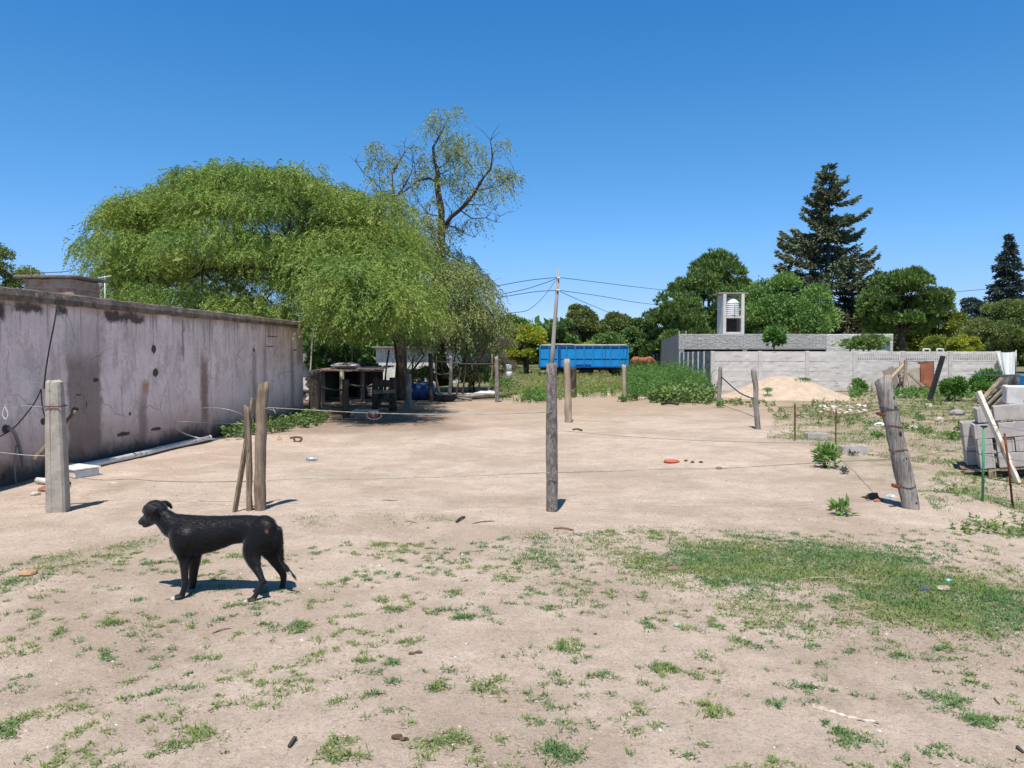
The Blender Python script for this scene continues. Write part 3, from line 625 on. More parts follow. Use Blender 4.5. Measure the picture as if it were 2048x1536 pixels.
# subdivide the yard face lightly so it waves a little
NX,NZ=90,16
for j in range(NZ+1):
    for i in range(NX+1):
        q=A0+D*(WL*i/NX)+Vector((0,0,-.1+(WH+.1)*j/NZ)); e=0 if i in(0,NX) else 1
        q+=Nn*(.012*e*mnoise.noise(Vector((i*.35,j*.5,0)))); wq.v.append(q)
for j in range(NZ):
    for i in range(NX): a=j*(NX+1)+i; wq.face((a,a+1,a+NX+2,a+NX+1),True)
n=len(wq.v); up=Vector((0,0,WH+.1))
for q in pts: wq.v.append(q.copy())
for q in pts: wq.v.append(q+up)
for f in ((n+1,n+2,n+6,n+5),(n+2,n+3,n+7,n+6),(n+3,n,n+4,n+7),(n+4,n+5,n+6,n+7)): wq.face(f)
wq.build('wall',wall_mat(),bld)
parm=M('weathered_parapet',(.20,.165,.135),(.10,.082,.068),scale=5,bump=1,bs=30,c3=(.32,.28,.24),dist=.03,spots=22)
pb=MB(); K=80; base0=len(pb.v)
for i in range(K+1):
    u=WL*i/K+(.05 if i==K else 0); q=A0+D*u; dz=.02*mnoise.noise(Vector((i*.4,0,0))); up_=.012*mnoise.noise(Vector((i*.9,5,0)))
    for off,z in ((-.30,2.29),(.065+up_,2.27+dz),(.075+up_,2.34),(.055,2.415+dz),(-.05,2.44+dz*.5),(-.30,2.43)):
        v=q+Nn*off; v.z=z+.012*mnoise.noise(Vector((i*1.3,off*9,z*8))); pb.v.append(v)
for i in range(K):
    for j in range(6): a=base0+i*6+j; b=base0+i*6+(j+1)%6; pb.face((a,b,b+6,a+6))
pb.face([base0+j for j in range(6)]); pb.face([base0+K*6+j for j in range(6)][::-1]); pb.build('parapet',parm,bld)
rb_=MB(); c0=A0+D*(WL/2)-Nn*2.9; ang=math.atan2(D.y,D.x)
rb_.box(c0+Vector((0,0,2.34)),(WL-.1,5.1,.06),Matrix.Rotation(ang,3,'Z')); rb_.build('roof',conc_grey,bld)
# brick flue box on the roof
def bricks(name,c1,c2,mort,sc_,bump=.8):
    t=NT(name); p=t.obj(); sx=t.n('ShaderNodeSeparateXYZ'); t.put(sx.inputs[0],p)
    v=t.n('ShaderNodeCombineXYZ',X=t.math('ADD',sx.outputs[0],sx.outputs[1]),Y=sx.outputs[2])
    b=t.n('ShaderNodeTexBrick',Scale=sc_,Color1=c1,Color2=c2,Mortar=mort); b.inputs['Mortar Size'].default_value=.03; b.inputs['Row Height'].default_value=.5; b.inputs['Brick Width'].default_value=1.0
    vd=t.n('ShaderNodeVectorMath',{'operation':'ADD'}); t.put(vd.inputs[0],v); nn_=t.n('ShaderNodeTexNoise',Scale=3.0); t.put(nn_.inputs['Vector'],p)
    sc2=t.n('ShaderNodeVectorMath',{'operation':'SCALE'}); t.put(sc2.inputs[0],nn_.outputs['Color']); sc2.inputs['Scale'].default_value=.06; t.put(vd.inputs[1],sc2); t.put(b.inputs['Vector'],vd)
    c=t.mix(t.math('MULTIPLY',t.mr(t.noise(p,5,6,.75),.42,.56),.8),b.outputs[0],mort)
    t.set(Base_Color=c,Roughness=.92,Normal=t.bump(t.noise(p,30,5,.7),.5,.01,t.bump(b.outputs['Fac'],-bump,.03))); return t.m
br_m=bricks('crumbling_brick',(.30,.15,.10),(.24,.13,.09),(.36,.29,.23),4.2)
ch=thing('brick_chimney','squat crumbling brick box with a slab lid on the flat roof','chimney',(-7.5,12.95,2.37))
MB().box((-7.5,12.9,2.60),(.82,.78,.48),jit=.012,bev=.015).build('shaft',br_m,ch)
MB().box((-7.5,12.9,2.865),(1.02,.98,.05),bev=.012,jit=.01).build('lid',parm,ch)
mt=MB(); q=P(210,585,15.5); mt.tube([(q.x,15.5,2.37),(q.x,15.5,P(210,552,15.5).z)],.010,6); mt.tube([(q.x-.12,15.5,P(0,556,15.5).z),(q.x+.16,15.45,P(0,552,15.5).z)],.010,6); mt.build('roof_antenna',white_paint,label='small white antenna on the roof beyond the brick box',cat='antenna')
mb=MB(); q=wp(372,623,-.5); q.z=2.40; mb.box(q,(1.1,.35,.05),Matrix.Rotation(ang,3,'Z'),.01); mb.build('roof_board',white_paint,label='pale board lying on the roof behind the parapet',cat='board')
# mast on the wall's far corner
mm=MB(); b0=Vector((B.x+.13,B.y+.08,0)); pl_=[b0,b0+Vector((.03,0,1.1)),Vector((B.x+.24,B.y+.08,2.3)),Vector((B.x+.26,B.y+.08,3.55))]
mm.tube(pl_,[.022,.02,.017,.014],8); mast=thing('pipe_mast','thin rusty pipe mast standing at the far corner of the plaster building','mast',tuple(b0)); mm.build('pole',M('rusty_white_pipe',(.48,.44,.41),(.25,.14,.09),scale=3,rough=.6,bump=.1,lo=.5,hi=.6),mast)
mh=MB(); t_=pl_[-1]; mh.tube([t_+Vector((-.05,0,-.55)),t_+Vector((-.05,0,.02))],.006,5); mh.tube([t_+Vector((.03,0,-.6)),t_+Vector((.03,0,-.12))],.006,5); mh.tube([t_+Vector((-.06,0,-.5)),t_+Vector((.05,0,-.5))],.008,5); mh.build('clamp',metal_g,mast)
# cables and hose on the wall
def path(name,pts,r,mat,label,cat,off=.02,n=6,group=None,sub=5):
    q=[wp(a,b,off) if not isinstance(a,Vector) else a for a,b in pts]; mb=MB(); mb.tube(spline(q,sub),r,n); return mb.build(name,mat,label=label,cat=cat,group=group)
def spline(q,sub=5):
    out=[]
    for i in range(len(q)-1):
        p0=q[max(i-1,0)];p1=q[i];p2=q[i+1];p3=q[min(i+2,len(q)-1)]
        for k in range(sub):
            t=k/sub; out.append(.5*((2*p1)+(p2-p0)*t+(2*p0-5*p1+4*p2-p3)*t*t+(3*p1-p0-3*p2+p3)*t**3))
    out.append(q[-1]); return out
path('power_cable',[(104,588),(97,640),(87,690),(78,745),(75,778)],.009,cable_m,'black cable hanging from the parapet near the left edge of the plaster wall','cable',.09)
path('power_cable',[(75,778),(62,805),(35,840),(14,860),(-30,885)],.008,cable_m,'black cable curving from the joint down to the hole in the wall','cable',.05)
path('power_cable',[(75,780),(78,815),(88,855),(95,905),(98,935)],.008,cable_m,'black cable dropping behind the square concrete post','cable',.05)
hose_m=M('grey_hose',(.20,.20,.205),(.13,.13,.13),rough=.5,bump=.1)
path('hose',[(8,856),(20,866),(30,893),(36,920),(39,933)],.022,hose_m,'thick grey hose poking from a hole low in the plaster wall','hose',.06)
path('hose',[(24,890),(20,925),(21,955),(26,977)],.010,hose_m,'thin grey hose reaching the ground at the foot of the wall','hose',.06)
# white gutter and pipes by the wall foot
g=thing('gutter_pipe','long white metal gutter lying along the foot of the plaster wall','gutter',tuple(G(290,915)))
q=[G(118,948)+Vector((0,0,.05)),G(235,925)+Vector((0,0,.05)),G(330,903)+Vector((0,0,.06)),G(418,884)+Vector((0,0,.08))]
MB().tube(spline(q,4),.045,10).build('tube',M('gutter_white',(.66,.65,.64),(.50,.49,.48),scale=4,rough=.4,bump=.1,c3=(.10,.09,.085),spots=7,metal=.2),g)
MB().tube([q[-1],q[-1]+(q[-1]-q[-2]).normalized()*.03],.05,12).build('end_cap',white_pl,g)
q=G(146,950); bx_=thing('white_box','flat white box at the foot of the wall behind the square post','box',tuple(q)); MB().box(q+Vector((0,0,.05)),(.62,.34,.10),Matrix.Rotation(-.5,3,'Z'),.012).build('body',white_paint,bx_); MB().box(q+Vector((0,0,.112)),(.65,.37,.02),Matrix.Rotation(-.5,3,'Z'),.005).build('lid',white_pl,bx_)
q=G(104,972); t=thing('drain_pipe','short white drain pipe lying behind the square concrete post','pipe',tuple(q)); a=G(75,968)+Vector((0,0,.045)); b=G(136,975)+Vector((0,0,.045)); MB().tube([a,b],.04,12).build('tube',white_pl,t); MB().tube([b,b+(b-a).normalized()*.012],.036,12).build('bore',black_m,t)
def rock(name,px,py,size,mat,label,cat='stone',seed=0,rough=.25,rz=0,sink=.3,group=None):
    q=G(px,py); return MB().rock(q+Vector((0,0,size[2]*(.5-sink))),size,seed,rough,rz).build(name,mat,label=label,cat=cat,group=group)
rock('broken_brick',92,982,(.16,.1,.09),brick_m,'broken brick left of the foot of the square concrete post','brick',3,rz=.4)
rock('broken_brick',70,990,(.12,.09,.06),rub_m,'pale broken brick beside the short drain pipe','brick',4,rz=1)
# ------------------------------------------------------------------ fence posts
def post(name,base,top,rb,rt,mat,label,seed=0,n=14,lob=.28,rings=16,bend=(0,0),cut=.02,kink=None,dY=0,knots=()):
    b=G(*base); b.z-=.08; t=P(top[0],top[1],b.y+dY); mb=MB(); pts=[];rad=[]
    for i in range(rings):
        s=i/(rings-1); q=b.lerp(t,s); w_=math.sin(math.pi*s); q=q+Vector((bend[0]*w_,bend[1]*w_,0))
        if kink: q+=Vector((kink*math.exp(-((s-.72)/.1)**2),0,0))
        q+=Vector((.004*mnoise.noise(Vector((seed,s*6,0))),.004*mnoise.noise(Vector((seed,s*6,9))),0))
        pts.append(q); rad.append((rb+(rt-rb)*s)*(1+.05*mnoise.noise(Vector((seed*2.1,0,s*5)))))
    mb.tube(pts,rad,n,True,lob,seed)
    k=len(mb.v)-n
    for j in range(n): mb.v[k+j].z+=cut*math.sin(2*math.pi*j/n+seed)+RU(-.006,.006)
    o=mb.build(name,mat,label=label,cat='fence post',group='posts around the yard')
    return o,pts
cp_=thing('concrete_post','square chamfered pale concrete post standing before the plaster wall','fence post',tuple(G(117,1023)),group='posts around the yard')
b=G(117,1023); tz=P(110,762,b.y).z; tx=P(109,762,b.y).x; mb=MB(); 
def sqring(c,w_,ch_,ro=0.0):
    pts=[(-w_,-w_+ch_),(-w_+ch_,-w_),(-w_*.33,-w_),(-.3*w_,-w_+.006),(-.05*w_,-w_+.006),(0,-w_),(w_-ch_,-w_),(w_,-w_+ch_),(w_,w_-ch_),(w_-ch_,w_),(-w_+ch_,w_),(-w_,w_-ch_)]
    cr,sr=math.cos(ro),math.sin(ro); return [Vector((c[0]+x*cr-y*sr,c[1]+x*sr+y*cr,c[2])) for x,y in pts]
rings=[(-.08,.092),(.4,.088),(.9,.078),(tz-.05,.068),(tz-.02,.066),(tz,.05)]
for i,(z,w_) in enumerate(rings):
    s=max(0,z)/tz
    for v in sqring((b.x+(tx-b.x)*s,b.y,z+b.z),w_,.02,.18): mb.v.append(v+Vector((RU(-.002,.002),RU(-.002,.002),RU(-.012,.012) if i==5 else 0)))
for i in range(5):
    for j in range(12): a=i*12+j; c_=i*12+(j+1)%12; mb.face((a,c_,c_+12,a+12))
mb.face(list(range(12))[::-1]); mb.face(list(range(60,72))); mb.build('shaft',concrete,cp_)
zt_=P(110,812,b.y).z
MB().tube([v+(v-Vector((b.x-.02,b.y,zt_))).normalized()*.004 for v in sqring((b.x+(tx-b.x)*zt_/tz,b.y,zt_),.081,.02,.18)+sqring((b.x+(tx-b.x)*zt_/tz,b.y,zt_),.081,.02,.18)[:1]],.006,5).build('wire_tie',rust,cp_)
def plank(name,a,b,w_,th,mat,label,cat='plank',roll=0,group=None,jit=.004):
    return MB().beam(a,b,w_,th,roll,.004,jit).build(name,mat,label=label,cat=cat,group=group)
Yp=b.y+.16
plank('wooden_batten',P(70,918,Yp-.02),P(151,822,Yp+.02),.055,.03,wood,'short wooden batten tied slantwise behind the square concrete post','batten')
post('wooden_post',(521,1020),(527,766),.061,.054,wood,'thick knotty wooden post with spiral grain left of centre',3,lob=.22,bend=(-.02,0),cut=.025)
post('wooden_stake',(498,1021),(493,812),.034,.030,wood,'thin crooked stake wired beside the knotty wooden post',6,10,lob=.3,bend=(.012,0))
yk=G(498,1021).y
plank('leaning_board',G(469,1024)+Vector((0,0,-.02)),P(507,797,yk+.10),.052,.028,wood,'narrow brown board leaning behind the thin crooked stake','board',roll=.5)
post('wooden_post',(1104,1022),(1103,728),.064,.055,bark_grey,'straight grey bark covered post in the middle of the fence',8,lob=.12,cut=.01)
post('wooden_post',(1137,845),(1134,719),.088,.078,wood_pale,'pale split wooden post just right of the middle grey post',11,10,lob=.4)
post('wooden_post',(1147,794),(1146,735),.125,.12,bark,'thick dark stump post behind the pale split post',12,10,lob=.3)
post('wooden_post',(1249,803),(1248,730),.075,.07,wood_pale,'slim pale post standing before the tall green weeds',13,8,lob=.35)
post('wooden_post',(1437,811),(1441,733),.07,.065,wood_grey,'grey post leaning at the left foot of the sand pile',14,8,lob=.2)
post('wooden_post',(1516,858),(1507,736),.056,.052,wood_grey,'crooked grey post with a bent top before the sand pile',15,12,lob=.3,kink=.02)
post('wooden_post',(995,804),(993,713),.085,.065,wood_grey,'grey post with a pale top at the right end of the white sacks',16,8,lob=.25)
post('wooden_post',(862,804),(861,708),.085,.075,wood_dark,'dark post beside the blue barrel',17,8,lob=.25)
post('wooden_post',(898,794),(901,712),.07,.055,wood_grey,'thin wavy post behind the black trough',18,8,lob=.3,bend=(.04,0))
post('wooden_post',(817,809),(818,747),.10,.09,wood_grey,'flat topped post right of the big tree trunk',19,8,lob=.2)
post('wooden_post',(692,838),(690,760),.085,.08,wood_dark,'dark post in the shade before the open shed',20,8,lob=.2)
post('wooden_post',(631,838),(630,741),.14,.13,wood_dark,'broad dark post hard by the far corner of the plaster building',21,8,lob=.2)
# the big leaning post with knot holes
o,pts=post('leaning_post',(1826,1016),(1765,757),.086,.080,wood_grey,'heavy cracked grey post leaning left, with rusty wire and bored holes',23,20,lob=.13,rings=24,cut=.03,dY=.12)
for s,dx,r in ((.86,.035,.016),(.79,.03,.017),(.60,.02,.022),(.42,.02,.014),(.10,.02,.018)):
    i=s*(len(pts)-1); q=pts[int(i)].lerp(pts[min(int(i)+1,len(pts)-1)],i-int(i)); rr=.086+(.080-.086)*s; MB().rock(q+Vector((dx,-rr*.95,0)),(r*1.7,.022,r*2.6),int(s*30),.2).build('bored_hole',black_m,o)
def ties(name,parent,pts,fr,rad,mat,lab=None):
    for s in fr:
        i=s*(len(pts)-1); q=pts[int(i)]; rr=rad; mb=MB(); ring=[q+Vector((math.cos(a)*rr,math.sin(a)*rr,.012*math.sin(a*2+s*9))) for a in [2*math.pi*k/16 for k in range(17)]]
        mb.tube(ring,.004,5); mb.build(name,mat,parent)
ties('wire_tie',o,pts,(.80,.66,.50,.22),.088,rust)
for s,k in ((.78,0),(.22,1)):
    q=pts[int(s*23)]; MB().box(q+Vector((-.115,-.02,0)),(.09,.05,.035),Matrix.Rotation(.3,3,'Y'),.01,.006).build('rusty_lug',rust,o)
# ------------------------------------------------------------------ wires
def wire(pts,label,r=.0035,name='fence_wire',mat=None,group='strands of the wire fence',cat='wire',sub=6):
    return MB().tube(spline([Vector(p) for p in pts],sub),r,5).build(name,mat or metal_g,label=label,cat=cat,group=group)
Y8=7.95
wire([P(-60,806,7.8),P(0,809,7.8),P(60,812,7.8),P(96,815,7.85)],'taut top wire reaching the square concrete post from the left')
wire([P(-60,902,7.8),P(0,905,7.8),P(50,910,7.85),P(96,912,7.9)],'lower wire reaching the square concrete post from the left')
wire([P(516,818,7.9),P(527,815,7.86),P(640,821,Y8),P(740,826,Y8),P(885,829,Y8),P(1000,828,Y8),P(1104,824,7.86)],'top wire from the knotty post to the middle grey post')
wire([P(150,955,8.3),P(210,960,8.3),P(262,958,8.25),P(310,962,8.2),P(400,964,8.1),P(470,963,8.0),P(522,962,7.87),P(600,957,Y8),P(700,958,Y8),P(850,955,Y8),P(1000,949,Y8),P(1104,945,7.82)],'slack lower wire running left from the middle grey post')
wire([P(1104,945,7.82),P(1200,943,Y8),P(1330,938,Y8),P(1440,937,Y8),P(1560,930,Y8),P(1700,922,8.0),P(1806,918,8.0)],'slack lower wire from the middle grey post to the heavy leaning post')
wire([P(1104,860,7.85),P(1300,876,Y8),P(1500,884,8),P(1680,884,8),P(1790,868,8.1)],'thin middle wire from the middle grey post to the heavy leaning post',.0022)
wire([P(1806,918,8.0),P(1870,907,8.2),P(1950,893,8.6),P(2100,872,9.2)],'slack wire running right from the heavy leaning post toward the blocks',.0028)
wire([P(1513,798,19.5),P(1480,786,22),P(1441,752,24.4)],'cable sagging between the two grey posts at the sand pile',.02,'cable',cable_m,cat='cable')
wire([P(1515,800,17.4),P(1560,815,16),P(1620,838,14),P(1700,830,11),P(1772,815,8.2)],'rusty wire from the crooked post to the heavy leaning post',.004,mat=rust)
wire([P(1960,843,8.5),P(2000,853,8.5),P(2080,868,8.5)],'thin wire crossing the block stack above',.003)
wire([P(1968,910,8.5),P(2010,917,8.5),P(2080,928,8.5)],'thin wire crossing the block stack below',.003)
cl_=[]
for i in range(40):
    a=math.pi*2*i/26; cx2=430+10*math.sin(i*.2); k=i/39
    cl_.append(P(425+ (80-12*k)*math.cos(a+.3),843+8*k+(36-10*k)*math.sin(a+.3),7.95+.1*math.sin(a)))
wire([P(494,820,7.9)]+cl_+[P(494,848,7.9)],'coil of wire in loose loops hanging left of the thin stake',.0032,'wire_coil',group=None,cat='wire coil')
wire([P(11,809,7.8),P(5,828,7.8),P(11,838,7.8),P(16,828,7.8),P(11,815,7.8)],'small white cord loop hanging from the top wire at far left',.004,'cord_loop',white_pl,None,'cord')
wire([P(527,816,7.8),P(545,820,7.78),P(552,828,7.8),P(546,817,7.84)],'loose curled wire tail on the knotty post',.003,'wire_tail',group=None)
st=thing('wire_strainer','rusty oval strainer hanging on the top wire left of the middle grey post','wire strainer',tuple(P(748,832,Y8)))
ring=[P(748+15*math.cos(a),831+8*math.sin(a),Y8-.02) for a in [2*math.pi*k/18 for k in range(19)]]
MB().tube(ring,.006,6).build('frame',M('rusty_red',(.25,.11,.07),(.15,.07,.045),bump=.3),st); MB().tube([P(740,824,Y8-.02),P(752,839,Y8-.02)],.006,6).tube([P(753,823,Y8-.02),P(743,838,Y8-.02)],.008,6).build('cross_bar',rust,st)
plank('thin_rod',G(1590,882),P(1590,808,G(1590,882).y),.022,.022,rust,'thin rusty rod upright left of the loose block','rod')
plank('thin_rod',G(1671,905),P(1672,818,G(1671,905).y),.018,.018,rust,'thin rusty rod upright between the two loose blocks','rod')
# ------------------------------------------------------------------ utility pole and lines
pb_=P(1101,764,45); pt=P(1117.5,537,45); up_=thing('utility_pole','slim leaning grey wooden utility pole before the blue trailer','utility pole',(pb_.x,45,0))
MB().tube([Vector((pb_.x,45,-.2)),pb_.lerp(pt,.3),pb_.lerp(pt,.65),pt],[.14,.125,.11,.085],10,lob=.15).build('pole',M('pole_wood',(.42,.38,.34),(.30,.27,.24),scale=2,bump=.5,bs=12,stretch=(1,1,.1)),up_)
MB().tube([P(1115,556,44.85),P(1121,556,44.85)],.05,8).build('insulator',white_paint,up_); MB().tube([P(1113,580,44.85),P(1120,581,44.85)],.05,8).build('insulator',white_paint,up_)
def line(pts,label,r=.018): 
    MB().tube(spline([Vector(p) for p in pts],8),r,4).build('power_line',cable_m,label=label,cat='power line',group='overhead lines at the leaning pole')
line([P(1116,555,45),P(1070,559,44),P(1020,567,43),P(900,590,40)],'upper overhead line running left from the leaning pole')
line([P(1116,556,45),P(1075,571,44),P(1025,584,43),P(900,606,41)],'second overhead line sloping left from the pole top')
line([P(1114,581,45),P(1075,583,44),P(1028,590,43),P(900,612,41)],'lower overhead line running left from the leaning pole')
line([P(1110,562,45),P(1090,590,44),P(1065,614,43.5),P(1040,624,43),P(960,628,42)],'slack line drooping left from the leaning pole')
line([P(1120,555,45),P(1200,565,52),P(1300,577,60),P(1420,589,70),P(1480,594,76)],'upper overhead line running right from the pole into the pines')
line([P(1120,581,45),P(1200,592,52),P(1275,605,60),P(1340,612,68)],'lower overhead line running right from the leaning pole')
line([P(1120,583,45),P(1165,603,50),P(1225,628,60)],'short line dropping right behind the blue trailer')
line([P(1700,598,66),P(1880,586,62),P(1990,577,58),P(2150,566,54)],'overhead line crossing the sky at the far right')
line([P(-100,548,40),P(100,545,40),P(160,539,38),P(260,530,36)],'overhead line left of the spreading tree')
# ------------------------------------------------------------------ precast boundary wall
pc=M('precast_concrete',(.64,.60,.565),(.54,.505,.47),scale=1.8,bump=.6,bs=40,stretch=(.5,.5,2.4),c3=(.33,.30,.27),dist=.02,spots=5)
pc2=M('precast_post',(.60,.56,.525),(.47,.44,.41),scale=3,bump=.5,bs=40,c3=(.28,.25,.22))
HWL=1.76; xw0=P(1425,700,34).x; ux=Vector((1,0,0)); bwall=thing('precast_wall','long pale grey precast slab wall behind the sand pile','wall',(xw0,34,0))
pxs=[1425,1520,1614,1709,1805,1900,1996]; Xp=[P(a,700,34).x for a in pxs]
def slab(a,b,z0,z1,th,nrm,mat,parent):
    mb=MB(); c=(a+b)/2; d=(b-a).normalized(); L=(b-a).length; nx_=24
    for k in range(2):
        for j in range(4):
            for i in range(nx_+1):
                e=.012*mnoise.noise(Vector((i*.3+c.x*7,j*1.7+z0*5,k))) if k==0 else 0
                zz=z0+(z1-z0)*j/3+(.008*mnoise.noise(Vector((i*.7+c.x,z0*9+j,2))) if j in(0,3) else 0)
                q=a+d*(L*i/nx_)+nrm*((th/2+e) if k==0 else -th/2); q.z=zz; mb.v.append(q)
    W=nx_+1
    for k in range(2):
        for j in range(3):
            for i in range(nx_): o_=k*4*W+j*W+i; mb.face((o_,o_+1,o_+W+1,o_+W))
    for i in range(nx_):
        mb.face((i,i+1,4*W+i+1,4*W+i)); t_=3*W+i; mb.face((t_,t_+1,4*W+t_+1,4*W+t_))
    for j in range(3):
        for e in (0,nx_): o_=j*W+e; mb.face((o_,o_+W,4*W+o_+W,4*W+o_))
    mb.build('wall_panel',mat,parent)
nf=Vector((0,-1,0))
for k in range(7):
    MB().box((Xp[k],34,HWL/2),(.17,.16,HWL+.015+.004*k%.01),bev=.012).build('wall_post',pc2,bwall)
for k in range(6):
    a=Vector((Xp[k]+.085,34,0)); b=Vector((Xp[k+1]-.085,34,0))
    for r in range(4): slab(a,b,r*HWL/4+.008,(r+1)*HWL/4-.006,.05,nf,pc,bwall)
    if k>=3:
        mb=MB()
        for i in range(19): mb.box((a.x+.08+i*.098,33.955,HWL-.20),(.045,.03,.24),bev=.01)
        mb.build('fluting',pc2,bwall)
sd_=Vector((.105,1,0)).normalized(); side=thing('precast_wall','shaded side run of the slab wall receding beside the weeds','wall',(xw0,34,0))
pcs=M('shaded_precast',(.26,.27,.29),(.20,.21,.225),scale=2,bump=.6,bs=30,stretch=(.5,.5,2))  # same slabs, colour darkened to carry the shade of this side
ns=Vector((-sd_.y,sd_.x,0))
for k in range(6):
    q=Vector((xw0-.02,34.12,0))+sd_*(2.02*(k+1)-.1); MB().box((q.x,q.y,HWL/2),(.16,.15,HWL),Matrix.Rotation(-.105,3,'Z'),.01).build('wall_post',pc2,side)
    a=Vector((xw0-.02,34.12,0))+sd_*(2.02*k); 
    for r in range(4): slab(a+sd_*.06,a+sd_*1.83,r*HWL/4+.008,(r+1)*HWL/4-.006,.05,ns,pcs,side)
# white cloth over the wall end
cm=MB(); NXc,NZc=26,20; Yc=33.7
for k in range(2):
    for j in range(NZc+1):
        v=j/NZc
        for i in range(NXc+1):
            u=i/NXc; px=(1993+(2031-1993)*u)*(1-v)+(2008+(2029-2008)*u)*v; py=703+ (752-703)*v+(2*math.sin(u*3.1)*(1-v))-(1-u)*0
            q=P(px,py,Yc+.06*math.sin(u*13+v*2)*(1-.3*v)+k*.008); cm.v.append(q)
W=NXc+1; T=W*(NZc+1)
for j in range(NZc):
    for i in range(NXc):
        a=j*W+i; cm.face((a,a+1,a+W+1,a+W),True); cm.face((T+a,T+a+W,T+a+W+1,T+a+1),True)
cm.build('hanging_cloth',M('white_cloth',(.86,.86,.85),(.80,.80,.80),rough=.8,bump=.1),label='white cloth hanging at the right end of the slab wall',cat='cloth')
MB().tube([P(2032,700,33.8),Vector((P(2032,760,33.8).x,33.8,0))],.03,6).build('cloth_pole',metal_g,label='thin metal pole beside the hanging white cloth',cat='pole')
# ------------------------------------------------------------------ grey block house and water tower
def stucco(name,c1,c2,dx=1,bump=1.0):
    t=NT(name); p=t.obj(); sx=t.n('ShaderNodeSeparateXYZ'); t.put(sx.inputs[0],p)
    v=t.n('ShaderNodeCombineXYZ',X=t.math('ADD',sx.outputs[0],sx.outputs[1]),Y=sx.outputs[2])
    b=t.n('ShaderNodeTexBrick',Scale=2.2,Color1=c1,Color2=tuple(x*.93 for x in c1),Mortar=c2); b.inputs['Mortar Size'].default_value=.035; b.inputs['Row Height'].default_value=.44; b.inputs['Brick Width'].default_value=.9
    nn_=t.n('ShaderNodeTexNoise',Scale=2.2,Detail=5.0,Roughness=.7); t.put(nn_.inputs['Vector'],p); sc2=t.n('ShaderNodeVectorMath',{'operation':'SCALE'}); t.put(sc2.inputs[0],nn_.outputs['Color']); sc2.inputs['Scale'].default_value=.55
    vd=t.n('ShaderNodeVectorMath',{'operation':'ADD'}); t.put(vd.inputs[0],v); t.put(vd.inputs[1],sc2); t.put(b.inputs['Vector'],vd)
    c=t.mix(t.math('MULTIPLY',t.mr(t.noise(t.map(p,(.6,.6,2.5)),3,6,.75),.45,.62),.55),b.outputs[0],c2)
    c=t.mix(t.math('MULTIPLY',t.mr(t.noise(p,.6,4),.4,.6),.35),c,c2)
    t.set(Base_Color=c,Roughness=.95,Normal=t.bump(t.noise(t.map(p,(.7,.7,2)),5,6,.75),bump,.12)); return t.m
hg=stucco('rough_grey_render',(.50,.48,.465),(.28,.27,.26)); hg_shade=stucco('shaded_grey_render',(.30,.295,.30),(.20,.197,.20)); hgl=stucco('pale_rough_render',(.66,.63,.60),(.45,.43,.41))  # middle one darkened: shade of the side and inner walls set into the colour
YH=48.0; hx0=P(1358,680,YH).x; hx1=P(1787,680,YH).x; hxm=P(1653,680,YH).x; ZT=P(1500,668,YH).z; ZO=P(1500,699,YH).z
hs=thing('block_house','low grey rough rendered house with flat parapet behind the slab wall','house',(hx0,YH,0))
MB().box(((hx0+hxm)/2,YH+.1,(ZO+ZT)/2),(hxm-hx0,.2,ZT-ZO),bev=.02).build('wall',hg,hs)
MB().box(((hxm+hx1)/2,YH+.1,ZT/2),(hx1-hxm-.01,.2,ZT),bev=.04,jit=.02).build('wall',hgl,hs)
MB().box(((hx0+hxm)/2,YH+.1,.5),(hxm-hx0,.2,1.0)).build('wall',hg,hs)
for px,w_ in ((1363,.32),(1490,.26)): MB().box((P(px,690,YH).x,YH+.11,(1.0+ZO)/2),(w_,.2,ZO-1.0)).build('pillar',conc_grey,hs)
MB().box((P(1575,690,YH).x,YH-.06,P(0,697,YH).z),(P(1652,690,YH).x-P(1497,690,YH).x,.14,.13),bev=.01).build('lintel',conc_grey,hs)
dv=Vector((.145,1,0)).normalized(); a=Vector((hx0,YH+.2,0)); b=a+dv*30
mb=MB(); mb.beam(Vector((a.x+.1,a.y,ZT/2)),Vector((b.x+.1,b.y,ZT/2)),.2,ZT) 
# beam orientation: width across, height vertical
mb=MB(); mb.box(((a+b)/2)+Vector((.1,0,ZT/2)),(.2,30,ZT-.004),Matrix.Rotation(-math.atan(.145),3,'Z')).build('side_wall',hg_shade,hs)
mb=MB(); mb.box(((hx0+hx1)/2+2.2,YH+15,ZT-.35),(hx1-hx0-.6,29,.15),Matrix.Rotation(-math.atan(.145),3,'Z')).build('roof',conc_grey,hs)
MB().box(((hx0+hx1)/2+.4,YH+5,1.2),(hx1-hx0-1.2,.15,2.3)).build('inner_wall',hg_shade,hs)
MB().box((hx1-.1,YH+8,ZT/2),(.2,15.6,ZT-.01)).build('side_wall',hg,hs)
# water tower
Yw=50.5; wx0=P(1446.5,640,Yw).x; wx1=P(1489,640,Yw).x; zb=ZT-.35; ztp=P(0,588,Yw).z; wd=1.5; tw=thing('water_tower','pale concrete water tower frame on the roof of the grey house','water tower',((wx0+wx1)/2,Yw,zb))
ltc=M('tower_concrete',(.66,.63,.59),(.56,.53,.49),scale=2,bump=.4,bs=20,c3=(.33,.30,.27))
wf=.20
for x in (wx0+wf/2,wx1-wf/2): MB().box((x,Yw+wf/2,(zb+ztp)/2),(wf,wf,ztp-zb),bev=.015).build('column',ltc,tw)
MB().box((wx0+.06,Yw+wf+(wd-wf)/2,(zb+ztp)/2),(.12,wd-wf-.01,ztp-zb-.01)).build('side_panel',ltc,tw)
zs=P(0,634,Yw).z; MB().box(((wx0+wx1)/2,Yw+wd/2+.02,zs),(wx1-wx0-wf*2+.3,wd-.1,.12)).build('shelf',ltc,tw)
